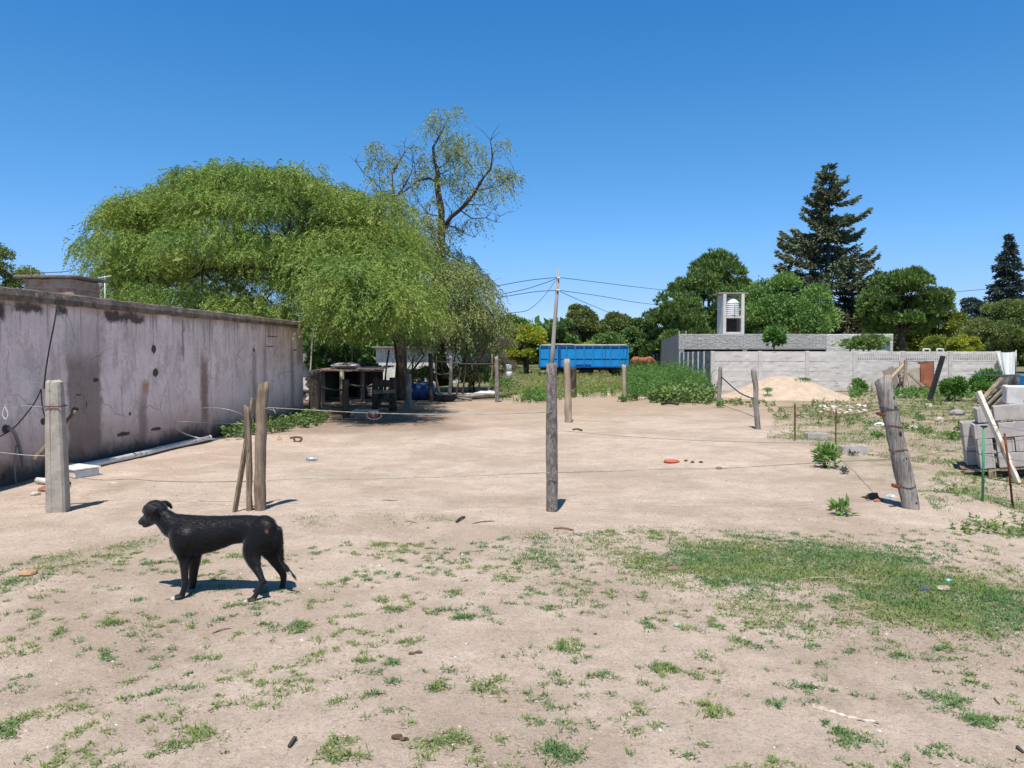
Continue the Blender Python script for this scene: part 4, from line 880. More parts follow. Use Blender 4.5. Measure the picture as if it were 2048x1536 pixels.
MB().box(((wx0+wx1)/2,Yw+wd-.05,(zb+zs)/2),(wx1-wx0-.26,.1,zs-zb-.14)).build('back_panel',bricks('dark_brick',(.16,.13,.12),(.13,.11,.10),(.10,.09,.085),4),tw)
MB().box((wx1-.07,Yw+wf+(wd-wf)/2,(zb+zs)/2),(.12,wd-wf-.01,zs-zb-.2)).build('side_panel',ltc,tw)
MB().box(((wx0+wx1)/2,Yw+wf*.5,P(0,666,Yw).z),(wx1-wx0-.42,.16,.14)).build('sill',ltc,tw)
MB().box(((wx0+wx1)/2-.03,Yw+wd/2+.03,ztp+.05),(wx1-wx0+.55,wd+.04,.09),bev=.02).build('roof_slab',conc_grey,tw)
pr=[(.02,0)]; 
zt0=zs+.065; th_=P(0,594,Yw).z-zt0; rt=(wx1-wx0-wf*2)/2-.005
prof=[(rt*.85,0)]
for i in range(7):
    z0=.05+i*(th_-.35)/7; z1=z0+(th_-.35)/7; prof+=[(rt*.93,z0),(rt,z0+.05),(rt,z1-.06),(rt*.93,z1-.01)]
prof+=[(rt*.9,th_-.28),(rt*.75,th_-.13),(rt*.45,th_-.03),(.12,th_)]
tk=thing('water_tank','ribbed white domed water tank inside the concrete tower','water tank',((wx0+wx1)/2,Yw+rt+.03,zt0)); MB().lathe(((wx0+wx1)/2,Yw+rt+.03,zt0),prof,24).build('body',M('tank_white',(.80,.80,.80),(.74,.74,.74),rough=.4,bump=.03),tk)
MB().tube([((wx0+wx1)/2+.05,Yw-.01,zt0-.1),((wx0+wx1)/2+.05,Yw-.01,zt0+th_*.8)],.02,6).build('pipe',metal_g,tk)
for px in (1313.5,1352,1366): 
    q=P(px,680,YH+ (28 if px<1320 else 1)); MB().tube([(q.x+.2,q.y,ZT-.3),(q.x+.2,q.y,ZT+(.95 if px<1320 else .22))],.035,6).build('vent_pipe',conc_grey,label={1313.5:'tall vent pipe at the far left corner of the grey house',1352:'short rod on the near left corner of the grey house',1366:'short rod just left of the water tower'}[px],cat='pipe')
# ------------------------------------------------------------------ blue trailer
bl=M('blue_paint',(.012,.27,.64),(.02,.23,.52),scale=1.3,rough=.5,bump=.35,bs=2.2,dist=.08,c3=(.07,.20,.36),spots=5); bld_=M('deep_blue_paint',(.01,.07,.28),(.01,.06,.24),rough=.5,bump=0)
Yt=58.0; tx0=P(1079,700,Yt).x; tx1=P(1257,700,Yt).x; z0=P(0,735,Yt).z; z1=P(0,692,Yt).z; tl=tx1-tx0
trl=thing('grain_trailer','bright blue high sided farm trailer parked beyond the weeds','trailer',((tx0+tx1)/2,Yt+1.2,0))
MB().box(((tx0+tx1)/2,Yt+1.2,(z0+z1)/2),(tl,2.4,z1-z0),bev=.02).build('body',bl,trl)
for i in range(11): MB().box((tx0+.04+(tl-.08)*i/10,Yt-.06,(z0+z1)/2),(.07,.12,z1-z0-.06),bev=.01).build('rib',bl,trl)
MB().box(((tx0+tx1)/2,Yt-.02,(z0+z1)/2-.12),(tl-.1,.05,.05)).build('side_rail',bl,trl)
MB().box(((tx0+tx1)/2,Yt-.04,z0+.04),(tl+.02,.10,.09)).build('bottom_rail',bld_,trl)
MB().box(((tx0+tx1)/2,Yt-.03,z1+.0),(tl+.04,.12,.05)).build('top_rail',M('dull_blue',(.05,.16,.33),(.10,.16,.25)),trl)
MB().box((P(1119,700,Yt).x,Yt-.05,(z0+z1)/2),(.16,.08,z1-z0-.02)).build('strap',bld_,trl)
MB().box((P(1167,700,Yt).x,Yt-.06,z0+.22),(1.15,.06,.05)).box((P(1167,700,Yt).x,Yt-.06,z0+.04),(1.2,.12,.12)).build('gate_latch',bld_,trl)
mb=MB(); N_=30
for k in range(2):
    for i in range(N_+1):
        for j in range(5):
            mb.v.append(Vector((tx0+.05+(tl-.1)*i/N_,Yt+.02+2.36*j/4,z1+.05+.10*math.sin(j/4*math.pi)+.02*mnoise.noise(Vector((i*.6,j,0)))+(.05 if 4<i<12 else 0)-k*.03)))
for k in range(2):
    for i in range(N_):
        for j in range(4): a=k*(N_+1)*5+i*5+j; mb.face((a,a+1,a+6,a+5))
mb.build('tarp',M('canvas_tarp',(.38,.34,.28),(.28,.25,.20)),trl)
MB().box(((tx0+tx1)/2,Yt+.7,z0-.12),(tl*.96,.12,.18)).box(((tx0+tx1)/2,Yt+1.7,z0-.12),(tl*.96,.12,.18)).build('chassis',rust,trl)
MB().box((P(1172,700,Yt).x,Yt+.3,z0-.42),(1.35,.5,.08)).box((P(1160,700,Yt).x,Yt+.3,z0-.2),(.08,.5,.4)).box((P(1200,700,Yt).x,Yt+.3,z0-.2),(.08,.5,.4)).build('support_frame',rust,trl)
MB().lathe((P(1175,700,Yt).x-.5,Yt+.3,z0-.25),[(.05,0),(.17,.03),(.18,.1),(.18,.9),(.17,.97),(.05,1.0)],14,(1,0,0)).build('air_tank',black_m,trl)
for px in (1116,1236):
    for yy in (Yt+.25,Yt+2.1):
        q=Vector((P(px,700,Yt).x,yy,.47)); wh=MB().lathe(q-Vector((0,.14,0)),[(.27,0),(.44,.0),(.47,.05),(.47,.23),(.44,.28),(.27,.28)],24,(0,1,0)).build('tyre',black_m,trl)
        MB().lathe(q-Vector((0,.11,0)),[(.04,-.04),(.09,-.03),(.10,.03),(.22,.05),(.27,0),(.27,.2),(.2,.22)],20,(0,1,0)).build('rim',rust,trl)
MB().tube([(tx1,Yt+1.2,z0-.15),(tx1+1.4,Yt+1.2,.75)],.05,6).build('drawbar',rust,trl)
# cab of a truck peeking behind the house corner
Yk=76; q=P(1303,720,Yk); ck=thing('truck_cab','small blue and white truck partly hidden behind the corner of the grey house','truck',(q.x,Yk,0))
bw=P(1318,700,Yk).x-P(1292,700,Yk).x; xc_=P(1305,700,Yk).x
MB().box((xc_,Yk+1,P(0,722,Yk).z),(bw,2,1.5),bev=.1).build('body',bl,ck); MB().box((xc_,Yk+1,P(0,700,Yk).z),(bw*.9,1.9,.75),bev=.12).build('roof',M('taupe_paint',(.33,.30,.27)),ck)
MB().box((xc_-bw*.45,Yk+.9,P(0,727,Yk).z),(.7,1.8,1.0),bev=.1).build('bonnet',white_paint,ck)
for s in(-.3,.3): MB().lathe((xc_+s*bw,Yk-.05,.45),[(.1,0),(.40,0),(.45,.05),(.45,.2),(.4,.25),(.1,.25)],16,(0,1,0)).build('wheel',black_m,ck)
# ------------------------------------------------------------------ sand pile
sp_=MB(); c=Vector((P(1572,790,29).x,29.3,0)); NA,NR=72,34
hmax=.80
for r in range(NR+1):
    for a in range(NA):
        th=2*math.pi*a/NA; f=r/NR; rx=2.5*(1+.12*mnoise.noise(Vector((math.cos(th)*1.3,math.sin(th)*1.3,0)))+ (.12 if math.cos(th)>.4 else 0)); ry=2.5*(1+.15*mnoise.noise(Vector((math.cos(th)*2,math.sin(th)*2,5))))
        x=c.x+math.cos(th)*rx*f; y=c.y+math.sin(th)*ry*f; sh=(.5+.5*math.cos(math.pi*min(1,f)))**.85
        z=hmax*sh+.05*sh*(1-sh)*4*mnoise.noise(Vector((x*1.6,y*1.6,0)))+.022*mnoise.noise(Vector((x*5,y*5,1)))*(1 if f<.97 else 0)-.03*(f>.98)
        sp_.v.append(Vector((x,y,z)))
for r in range(NR):
    for a in range(NA): i=r*NA+a; j=r*NA+(a+1)%NA; sp_.face((i,j,j+NA,i+NA),True)
sp_.build('sand_pile',M('sand',(.60,.47,.36),(.50,.385,.29),scale=3,bump=1,bs=9,c3=(.42,.31,.23),dist=.08),label='low pile of pinkish sand before the slab wall, weeds on its top',cat='sand pile')
# ------------------------------------------------------------------ background trees
TB='trees beyond the yard'
tree('round_pine','broad dark green round topped pine left of the tall conifer',1400,506,1318,1525,740,80,L_pine,60000,0.45,'needle',46,TB,trunk=.4,clr=.32,shell=.4)
tree('round_pine','lower pine lobe bulging over the left corner of the grey house',1345,572,1290,1425,745,72,L_pine,24000,0.36,'needle',22,TB,trunk=.3,clr=.38)
tree('leafy_tree','fresh green domed tree directly right of the water tower',1562,552,1452,1668,740,66,L_dec,57000,0.21,'leaf',48,TB,clr=.26,shell=.6)
conifer('tall_conifer','tallest dark conifer with ragged tiers above the grey house',1655,325,700,92,9.8,L_con,31,36,TB,1.0,.55,upturn=.14)
conifer('tall_conifer','small brownish conifer branch tip showing left of the tallest conifer',1572,525,660,96,3.6,L_con,37,12,TB,.8,.5)
tree('round_pine','dense green pine right of the tall conifer with its trunk showing',1803,541,1722,1888,690,76,L_pine,52000,0.42,'needle',40,TB,trunk=.32,clr=.34,shell=.4)
tree('leafy_tree','yellow green tree leaning out right of the right hand pine',1868,568,1820,1922,745,84,L_ylg,26600,0.24,'leaf',26,TB,clr=.32)
conifer('tall_conifer','narrow dark conifer at the right edge of the photo',2016,467,640,100,3.3,L_blue,41,30,TB,1.1,.42,upturn=.02)
tree('cedar','dark flat cedar low left of the narrow far right conifer',1946,590,1908,1996,700,98,L_blue,17100,0.28,'leaf',18,TB,clr=.38,squash=.45)
tree('leafy_tree','olive green bushy tree filling the right edge',2010,600,1932,2100,745,70,L_olive,49400,0.18,'leaf',36,TB,clr=.3)
tree('leafy_tree','dark green tree cut by the right edge of the photo',2140,585,2060,2260,745,66,L_dec,22800,0.21,'leaf',24,TB)
tree('leafy_tree','yellow bush just above the slab wall at right',1930,668,1902,1962,730,60,L_yel,9500,0.14,'leaf',14,TB,trunk=.1)
tree('leafy_tree','green low bush above the slab wall left of the yellow bush',1880,672,1845,1912,730,61,L_ylg,9500,0.14,'leaf',14,TB,trunk=.1)
tree('leafy_tree','brown dried conifer skirt under the tall conifer',1660,600,1600,1730,745,88,leafmat('dried_needles',(.13,.105,.06),(.10,.09,.055),(.075,.075,.045),trans=.1,pscale=.3),28500,0.27,'leaf',26,TB,clr=.35)
tree('leafy_tree','broad mid green tree far behind the leaning pole and the pines',1200,640,1085,1320,748,98,L_dec,30000,.34,'leaf',44,TB,clr=.28)
tree('leafy_tree','mid green tree far behind the water tower',1500,600,1420,1600,745,104,L_dec,20000,.34,'leaf',30,TB,clr=.3)
tree('leafy_tree','dark tree far behind the right hand pine',1760,600,1690,1850,745,105,L_dark,22800,0.35,'leaf',26,TB,clr=.35)
tree('leafy_tree','dark undergrowth tree behind the house roof line',1480,600,1400,1560,745,100,L_dark,22800,0.35,'leaf',26,TB,clr=.35)
tree('leafy_tree','rounded olive topped tree right of the leaning pole',1158,607,1112,1204,745,88,L_olive,30400,0.24,'leaf',30,TB,clr=.3)
tree('leafy_tree','yellow olive tree between the pole and the pines',1233,627,1188,1285,745,86,L_olive,28500,0.24,'leaf',30,TB,clr=.3)
tree('leafy_tree','dark green tree right behind the blue trailer',1215,668,1170,1262,750,72,L_dark,24700,0.21,'leaf',26,TB,clr=.32)
tree('leafy_tree','dark green tree behind the trailer and left of the horse',1275,640,1235,1322,750,74,L_dark,24700,0.21,'leaf',26,TB,clr=.32)
tree('leafy_tree','dark green tree just right behind the leaning pole',1120,636,1088,1160,750,76,L_dark,19000,0.21,'leaf',22,TB,clr=.32)
tree('leafy_tree','bright yellow green tree left of the blue trailer',1052,648,1008,1103,745,60,L_yel,22800,0.17,'leaf',26,TB,clr=.3)
tree('leafy_tree','yellow green shrub peeping over the trailer top',1168,684,1142,1202,740,64,L_yel,7600,0.14,'leaf',12,TB,trunk=.1)
tree('leafy_tree','mid green tree behind the yellow tree left of the trailer',1020,630,980,1070,745,84,L_dec,22800,0.24,'leaf',24,TB,clr=.34)
tree('leafy_tree','green tree low behind the lower crown of the thin tree',955,615,900,1010,745,80,L_olive,22800,0.24,'leaf',24,TB,clr=.34)
tree('bare_shrub','purple brown twiggy shrub right of the thin bare tree',1003,672,968,1040,770,46,L_brown,17100,0.09,'leaf',16,TB,trunk=.06,aspect=.16,clr=.36,shell=.1)
tree('leafy_tree','bluish green tree at the left edge behind the building',5,492,-60,40,700,44,L_olive,26000,0.12,'leaf',40,TB,clr=.36)
tree('leafy_tree','low yellow green tree behind the brick box at left',75,541,0,130,700,50,L_ylg,17100,0.13,'leaf',22,TB,clr=.34)
tree('leafy_tree','green tree far left behind the plaster building',-180,500,-330,-60,700,46,L_dec,17100,0.17,'leaf',22,TB)
# understory by the shed
tree('leafy_bush','glossy green bush hanging over the shed at its left side',665,690,610,715,757,29,L_weed,3200,.15,'leaf',14,'bushes around the shed',cat='bush',trunk=.05,depth=1.3,aspect=.7)
tree('leafy_bush','dull green bush rising behind the shed roof',705,700,670,752,765,33,L_olive,4500,.12,'leaf',14,'bushes around the shed',cat='bush',trunk=.06,depth=1.2)
tree('leafy_bush','dense olive bush behind the black trough and white sacks',948,726,888,1000,800,33.5,L_olive,9000,.13,'leaf',22,'bushes around the shed',cat='bush',trunk=.06,depth=1.4,aspect=.3,clr=.4)
tree('leafy_bush','small dim bush between the tree trunk and the blue barrel',845,735,812,880,792,34,L_olive,3500,.12,'leaf',12,'bushes around the shed',cat='bush',trunk=.05,depth=1.0,aspect=.3)
def bare(name,label,pts,Y,r,mat=bark,seed=1):
    random.seed(seed); root=thing(name,label,'tree',tuple(P(pts[0][0][0],pts[0][0][1],Y))); mb=MB()
    for i,b in enumerate(pts):
        q=[P(x,y,Y+RU(-.3,.3)*(k>0)) for k,(x,y) in enumerate(b)]; rr=r*(1 if i==0 else .6)
        mb.tube(spline(q,3),[rr*(1-.75*k/(3*(len(q)-1))) for k in range(3*(len(q)-1)+1)],6,lob=.2)
        for q0 in q[1:]:
            for _ in range(4): limb(mb,q0,q0+Vector((RU(-.7,.7),RU(-.6,.6),RU(.1,.8))),.014,.004,.1,4,4)
    mb.build('trunk',mat,root); return root
bare('bare_tree','thin dark forked tree before the white shed wall',[[(903,792),(900,750),(888,725),(872,705),(862,690)],[(900,760),(905,735),(912,705)],[(890,728),(878,735),(868,740)]],33,.10,bark,3)
bare('bare_tree','dark branching small tree before the grey shed wall',[[(940,785),(942,745),(955,722),(968,705),(985,695)],[(942,748),(930,722),(933,700)],[(955,724),(975,728),(990,712)]],32.5,.085,bark,4)
bare('bare_tree','thin sloping trunks right beside the big tree trunk',[[(832,792),(822,765),(830,735),(848,712)],[(824,760),(812,742),(806,720)]],31,.08,bark,5)
# far tree belt closing the horizon
n=52000; th=rng.uniform(-1.35,1.35,n); rad=rng.uniform(125,150,n); zt=6+2.2*np.array([mnoise.noise(Vector((a*9,0,0))) for a in th]); z=rng.uniform(0,1,n)**.8*zt
p=np.stack([np.sin(th)*rad,np.cos(th)*rad,z],-1); d=unit(n); V,Fq=quads(p,d,perp(d),rng.uniform(.9,2.0,n),rng.uniform(.7,1.5,n))
bulk('distant_woods',V,Fq,L_dark,kind='stuff',label='far low belt of dark trees along the horizon',cat='trees')
# ------------------------------------------------------------------ weeds
def weeds(name,polypx,dens,h0,h1,leaf,mat,label,stem=True,ns=.5,thr=-.3,o=0,spread=.35,lpp=16,asp=.35,hz=None,kind='stuff'):
    x,y=scatter_poly(gp(polypx),dens,ns,thr,.4,o); n=len(x); h=rng.uniform(h0,h1,n)
    if hz: h*=hz(x,y)
    t=rng.uniform(.12,1,(n,lpp)); az=rng.uniform(0,6.28,(n,lpp)); lean=rng.normal(0,.16,(n,2))
    px=x[:,None]+lean[:,:1]*h[:,None]*t; py=y[:,None]+lean[:,1:]*h[:,None]*t; pz=hv(x,y)[:,None]+h[:,None]*t
    p=np.stack([px,py,pz],-1).reshape(-1,3); a=az.ravel(); el=rng.uniform(-.3,.9,n*lpp); d=np.stack([np.cos(a)*np.cos(el),np.sin(a)*np.cos(el),np.sin(el)],-1)
    L=rng.uniform(.6,1.3,n*lpp)*leaf; pr=[quads(p,d,perp(d),L,L*asp)]
    if stem: pr.append(blades(np.stack([x,y,hv(x,y)-.02],-1),h*1.05,np.full(n,leaf*.14),np.abs(rng.normal(0,.16,n)),rng.uniform(0,6.28,n),.1))
    V,Fq=join(pr); return bulk(name,V,Fq,mat,kind=kind,label=label,cat='weeds')
random.seed(3)
weeds('tall_weeds',[(1252,803),(1330,800),(1410,790),(1440,770),(1330,758),(1245,762)],26,.7,1.25,.12,L_weed,'thick bright green tall weeds between the trailer and the slab wall',asp=.22,thr=-.6,lpp=26,hz=lambda x,y: .75+.75*nz(x,y,.7,3))
weeds('broad_weeds',[(1300,806),(1345,808),(1425,812),(1428,792),(1310,785)],20,.25,.55,.15,L_weed2,'pale broad leaved weeds spilling at the foot of the slab wall corner',asp=.6,thr=-.6,lpp=20)
weeds('dry_weeds',[(990,803),(1240,792),(1260,760),(1200,750),(980,752)],10,.22,.55,.13,L_ylg,'mixed straw coloured and green weeds before the trailer',asp=.14,thr=-.25,o=4,lpp=14,hz=lambda x,y: np.where(y>34,.5,1.0))
weeds('dry_weeds',[(990,800),(1240,792),(1260,760),(1200,750),(980,752)],6,.3,.62,.13,M('straw_stalk',(.42,.36,.25),(.30,.25,.17),bump=0),'dry straw stalks before the blue trailer',asp=.10,thr=-.2,o=14,lpp=9,hz=lambda x,y: np.where(y>34,.45,1.0))
weeds('low_weeds',[(1000,806),(1100,806),(1145,797),(1260,796),(1260,776),(1000,780)],26,.10,.40,.10,L_weed,'low green weeds edging the bare yard',asp=.4,thr=-.05,o=8,lpp=12)
weeds('far_meadow',[(700,752),(1330,752),(1330,733),(700,733)],1.1,.08,.22,.25,L_olive,'rough meadow around the trailer',asp=.2,thr=-.6,lpp=12)
weeds('wall_weeds',[(448,884),(560,865),(640,852),(655,838),(600,836),(440,872)],95,.08,.30,.085,L_weed2,'leafy green weeds along the foot of the plaster wall',asp=.55,thr=-.25,ns=1.2,o=3,lpp=14)
weeds('yard_weeds',[(1500,836),(1560,815),(1700,800),(1860,792),(2300,795),(2450,950),(1990,900),(1800,870),(1640,850)],26,.05,.20,.07,L_weed2,'patchy low weeds over the right hand yard',asp=.4,thr=-.02,ns=.9,o=5,lpp=12)
weeds('yard_weeds',[(1700,800),(2000,800),(2200,790),(2000,776),(1700,780)],22,.10,.40,.10,L_weed,'taller weeds at the foot of the slab wall',asp=.4,thr=-.2,ns=.7,o=6,lpp=14)
weeds('yard_weeds',[(1440,808),(1480,816),(1560,812),(1500,800)],16,.05,.18,.08,L_weed2,'little weeds fringing the sand pile',asp=.4,thr=-.2,o=16)
weeds('yard_weeds',[(1850,960),(2060,950),(2300,1030),(2060,1075),(1880,1055)],55,.03,.09,.035,L_weed2,'low weeds by the green rod and leaning beam',asp=.4,thr=-.02,ns=1.3,o=9,lpp=12)
# mound top weeds
def plant(name,px,py,r,h,n,leaf,mat,label,Y=None,cat='weed plant',group=None,asp=.4,z0=None):
    q=G(px,py) if Y is None else P(px,py,Y)
    root=thing(name,label,cat,tuple(q),group=group); st=MB()
    for i in range(7):
        a=RU(0,6.28); st.tube([q+Vector((0,0,-.02)),q+Vector((math.cos(a)*r*.35,math.sin(a)*r*.35,h*.55)),q+Vector((math.cos(a)*r*.8,math.sin(a)*r*.8,h*RU(.7,1)))],[leaf*.07,leaf*.05,leaf*.03],4)
    st.build('stem',L_weed,root)
    C=[tuple(q+Vector((RU(-r,r)*.55,RU(-r,r)*.55,h*RU(.3,.75)))) for _ in range(8)]; V,Fq=clump_leaves(C,[r*.45]*8,n,leaf,h/r*.55 if h<r else 1,.35,asp,.2); V[:,2]=np.maximum(V[:,2],q.z+.004); bulk('leaves',V,Fq,mat,root); return root
plant('weed_clump',1583,766,.85,.18,1700,.06,L_weed2,'green weed mat on top of the sand pile',29.2,'weeds')
plant('weed_clump',1535,786,.16,.16,200,.06,L_weed,'small weed sprig on the face of the sand pile',27.6,'weeds')
plant('weed_plant',1650,935,.20,.26,230,.12,L_dec,'dark leafy weed on bare ground beside the right loose block',asp=.28)
plant('weed_plant',1680,1030,.10,.13,60,.10,L_dec,'small rosette weed near the leaning post shadow',asp=.3)
plant('weed_plant',1705,912,.07,.06,50,.05,L_blue,'tiny bluish weed below the right loose block')
plant('weed_plant',1688,948,.06,.06,50,.05,L_blue,'tiny bluish weed below the dark leafy weed')
plant('weed_plant',1247,804,.22,.20,120,.10,L_weed,'small weed at the foot of the slim pale post')
plant('weed_plant',1437,815,.2,.2,150,.08,L_weed,'small weed at the foot of the grey post by the sand pile')
plant('weed_plant',1925,870,.14,.26,120,.09,L_dec,'upright weed left of the block stack',asp=.4)
for i,(px,py) in enumerate(((1755,880),(1770,838),(1840,842),(1905,880))): plant('weed_plant',px,py,.13,.13,110,.06,L_weed,['little weed right of the loose blocks','little weed behind the leaning post','little weed in the middle of the right yard','little weed left of the upright weed'][i],asp=.4)
plant('green_shrub',1897,798,.55,.70,3200,.14,L_weed,'round green shrub before the slab wall, right of the black beam',26.5,'shrub')
plant('green_shrub',1968,798,.68,.95,3800,.12,L_weed,'tall green shrub before the slab wall left of the white cloth',26,'shrub')
plant('green_shrub',1722,786,.35,.65,1200,.10,L_weed,'narrow green shrub against the slab wall behind the leaning post',31,'shrub')
plant('green_shrub',1548,700,.55,1.3,1300,.22,L_weed,'leafy young tree showing over the slab wall before the house',40,'shrub',asp=.7,z0=0)
plant('green_shrub',1732,706,1.7,1.0,3200,.22,L_weed2,'wide bright weed clump showing over the slab wall at the house right end',42,'shrub')
plant('green_shrub',1005,782,.6,.5,900,.10,L_weed,'green weed clump right of the grey post with the pale top',31,'shrub')
plant('weed_plant',628,846,.22,.32,240,.09,L_weed2,'tall leafy weed at the far corner of the plaster building',asp=.6)
# broad leaves sprawling at right foreground
weeds('creeping_weed',[(1880,1062),(1930,1050),(2060,1052),(2200,1062),(2150,1078),(1960,1072)],170,.015,.05,.045,L_weed2,'bright creeping weed on the ground at the right',stem=False,asp=.5,thr=-.3,ns=2,o=2,lpp=10)
# ------------------------------------------------------------------ shed corner
sh=thing('open_shed','low open shed of posts under a rusty sheet roof, dark inside','shed',tuple(G(700,800)))
Ys=26.0

for a,b,Y,r,m_ in ((645,742,26,.09,wood_grey),(684,742,25.4,.085,white_pl),(725,742,26,.07,wood_grey)):
    q=P(a,b,Y); q0=P(a,800,Y); q0.z=0; mb=MB(); mb.tube([q0,Vector((q.x,q.y,q.z))],[r,r*.9],8,lob=.25,seed=a)
    mb.build('post',m_ if m_ is not white_pl else wood_pale,sh)
rfz=P(0,741,26).z
mb=MB()
for i in range(7):
    x0_=P(632+i*19,740,26).x; mb.box((x0_+.16,27.2,rfz+.06+RU(-.02,.02)),(.36,3.3,.012),Matrix.Rotation(RU(-.05,.05),3,'Y')@Matrix.Rotation(.03,3,'X'),jit=.02)
mb.build('roof',M('rusty_sheet',(.24,.12,.08),(.32,.29,.27),scale=1.2,bump=.4),sh)
mb=MB(); mb.beam(P(630,741,25.7),P(768,741,25.7),.09,.08).beam(P(630,741,28),P(760,741,28),.09,.08); mb.build('roof_beam',wood_grey,sh)
mb=MB(); mb.box((P(690,770,28.7).x,28.8,.62),(2.2,.05,1.2)); mb.box((P(655,770,27.5).x,27.4,.6),(.05,2.6,1.15)); mb.build('wall',wood_dark,sh)
MB().box((P(740,760,27.5).x,27.6,.55),(.9,.05,1.05)).build('wall',wood_dark,sh)
q=P(688,736,26); MB().rock(Vector((q.x,26.4,rfz+.16)),(1.0,.7,.22),5,.4).build('plastic_bag',M('pale_tarp',(.45,.47,.48),(.28,.29,.30),scale=6,rough=.5,bump=.6),label='crumpled pale plastic on the rusty shed roof',cat='plastic sheet')
q=P(760,738,26); 
gt=thing('wooden_gate','dark gate of heavy posts and rough boards beside the big trunk','gate',tuple(G(768,822)))
Yg=21.8
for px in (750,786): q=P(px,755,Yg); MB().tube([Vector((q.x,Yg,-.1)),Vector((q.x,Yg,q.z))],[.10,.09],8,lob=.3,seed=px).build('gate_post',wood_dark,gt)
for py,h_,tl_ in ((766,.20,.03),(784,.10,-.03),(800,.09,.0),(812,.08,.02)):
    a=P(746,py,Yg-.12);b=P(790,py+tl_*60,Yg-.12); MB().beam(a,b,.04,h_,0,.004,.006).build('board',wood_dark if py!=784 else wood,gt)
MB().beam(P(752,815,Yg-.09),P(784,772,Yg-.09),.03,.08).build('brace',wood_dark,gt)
# stones, planks, barrel, trough, sacks, logs
random.seed(12)
k=0
for i in range(26):
    px=RU(725,752); rock('stone',px,792-(px-725)*.2+RU(-2,3),(RU(.15,.3),RU(.15,.25),RU(.1,.2)),rub_m,'rubble stone heaped between the shed and the gate','stone',i,group='rubble stones by the shed',rz=RU(0,3))
for i in range(16):
    px=RU(740,752); q=P(px,RU(768,790),25.5); q.y=25.6; MB().rock(q,(RU(.2,.35),.3,RU(.12,.2)),i+40,.3).build('stone',rub_m,label='rubble stone heaped between the shed and the gate',cat='stone',group='rubble stones by the shed')
for i in range(20):
    px=RU(617,640); rock('stone',px,800+RU(-6,3),(RU(.2,.35),RU(.2,.3),RU(.12,.28)),rub_m,'rubble stone scattered left of the shed','stone',i+9,group='rubble stones left of the shed',rz=RU(0,3))
lw=thing('rubble_wall','low rough rubble wall left of the shed','wall',tuple(G(628,798))); lm=MB()
for r in range(4):
    for i in range(4): q=P(617+i*8,795,28); lm.rock(Vector((q.x,28.2,.12+r*.2)),(.32,.3,.22),r*5+i,.3)
lm.build('stonework',rub_m,lw)
for i,(a,b,lab) in enumerate((((622,800),(720,801),'long plank on the ground before the shed'),((700,806),(748,803),'short plank on the ground beside the gate'),((640,815),(745,817),'half buried plank in the shade of the big tree'),((660,828),(700,830),'lowest dark plank in the tree shade'))):
    plank('plank',G(*a)+Vector((0,0,.03)),G(*b)+Vector((0,0,.03)),.05,.14,wood if i!=3 else wood_dark,lab)
tr0=thing('metal_tray','shallow grey metal tray on the ground under the top wire','tray',tuple(G(732,836))); q=G(732,836)
MB().box(q+Vector((0,0,.10)),(.55,.3,.16),bev=.02).build('body',conc_grey,tr0); MB().box(q+Vector((0,0,.19)),(.62,.36,.025),bev=.008).build('rim',white_paint,tr0)
bq=G(845,800); br_=thing('blue_barrel','blue plastic barrel lying on its side near the big trunk','barrel',tuple(bq))
MB().lathe(bq+Vector((-.42,0,.30)),[(.2,0),(.27,.02),(.29,.06),(.31,.26),(.295,.28),(.31,.30),(.31,.58),(.295,.60),(.31,.62),(.29,.80),(.27,.84),(.2,.86)],22,(1,.25,0)).build('body',blue_pl,br_)
MB().lathe(bq+Vector((-.445,-.01,.30)),[(.1,0),(.18,0),(.18,.03),(.1,.03)],18,(1,.25,0)).build('lid',white_paint,br_)
tq=G(883,803); tg_=thing('black_trough','black rubber trough between two fence posts','trough',tuple(tq)); mb=MB()
for i in range(2):
    pass
prof=[(.36,0),(.44,.06),(.50,.24),(.46,.25),(.40,.10),(.1,.09)]
mb.lathe(tq,prof,20); 
for i,v in enumerate(mb.v): mb.v[i]=Vector((tq.x+(v.x-tq.x)*1.1,tq.y+(v.y-tq.y)*.7,v.z))
mb.build('shell',black_m,tg_)
MB().rock(tq+Vector((.05,0,.20)),(.7,.45,.12),8,.3).build('contents',rub_m,tg_)
wsk=M('white_sack',(.68,.68,.67),(.48,.47,.45),scale=5,rough=.6,bump=.8,bs=12,dist=.05)
for i,(px,w_,h_,lab) in enumerate(((922,.7,.14,'small white sack at the left end of the log heap'),(948,.9,.18,'flat white sack behind the log heap'),(974,1.0,.30,'bulging white sack left of the grey post with the pale top'),(1003,.6,.2,'grey white sack right of the grey post with the pale top'))):
    MB().rock(G(px,795)+Vector((0,0,h_*.4)),(w_,.5,h_),i+3,.5).build('white_sack',wsk if i<3 else rub_m,label=lab,cat='sack',group='sacks behind the log heap')
for i in range(11):
    px0=RU(895,950); L_=RU(40,90); py=RU(795,803); a=G(px0,py)+Vector((0,0,.05+.05*(i%3))); b=G(min(px0+L_,1045),py-RU(0,3))+Vector((0,0,.05+.05*((i+1)%3)))
    MB().tube([a,a.lerp(b,.5)+Vector((0,0,RU(-.02,.03))),b],[RU(.04,.07)]*2+[RU(.03,.05)],7,lob=.3,seed=i).build('log',wood_dark if i%2 else wood_grey,label='weathered log lying in the heap before the white sacks',cat='log',group='logs heaped before the sacks')
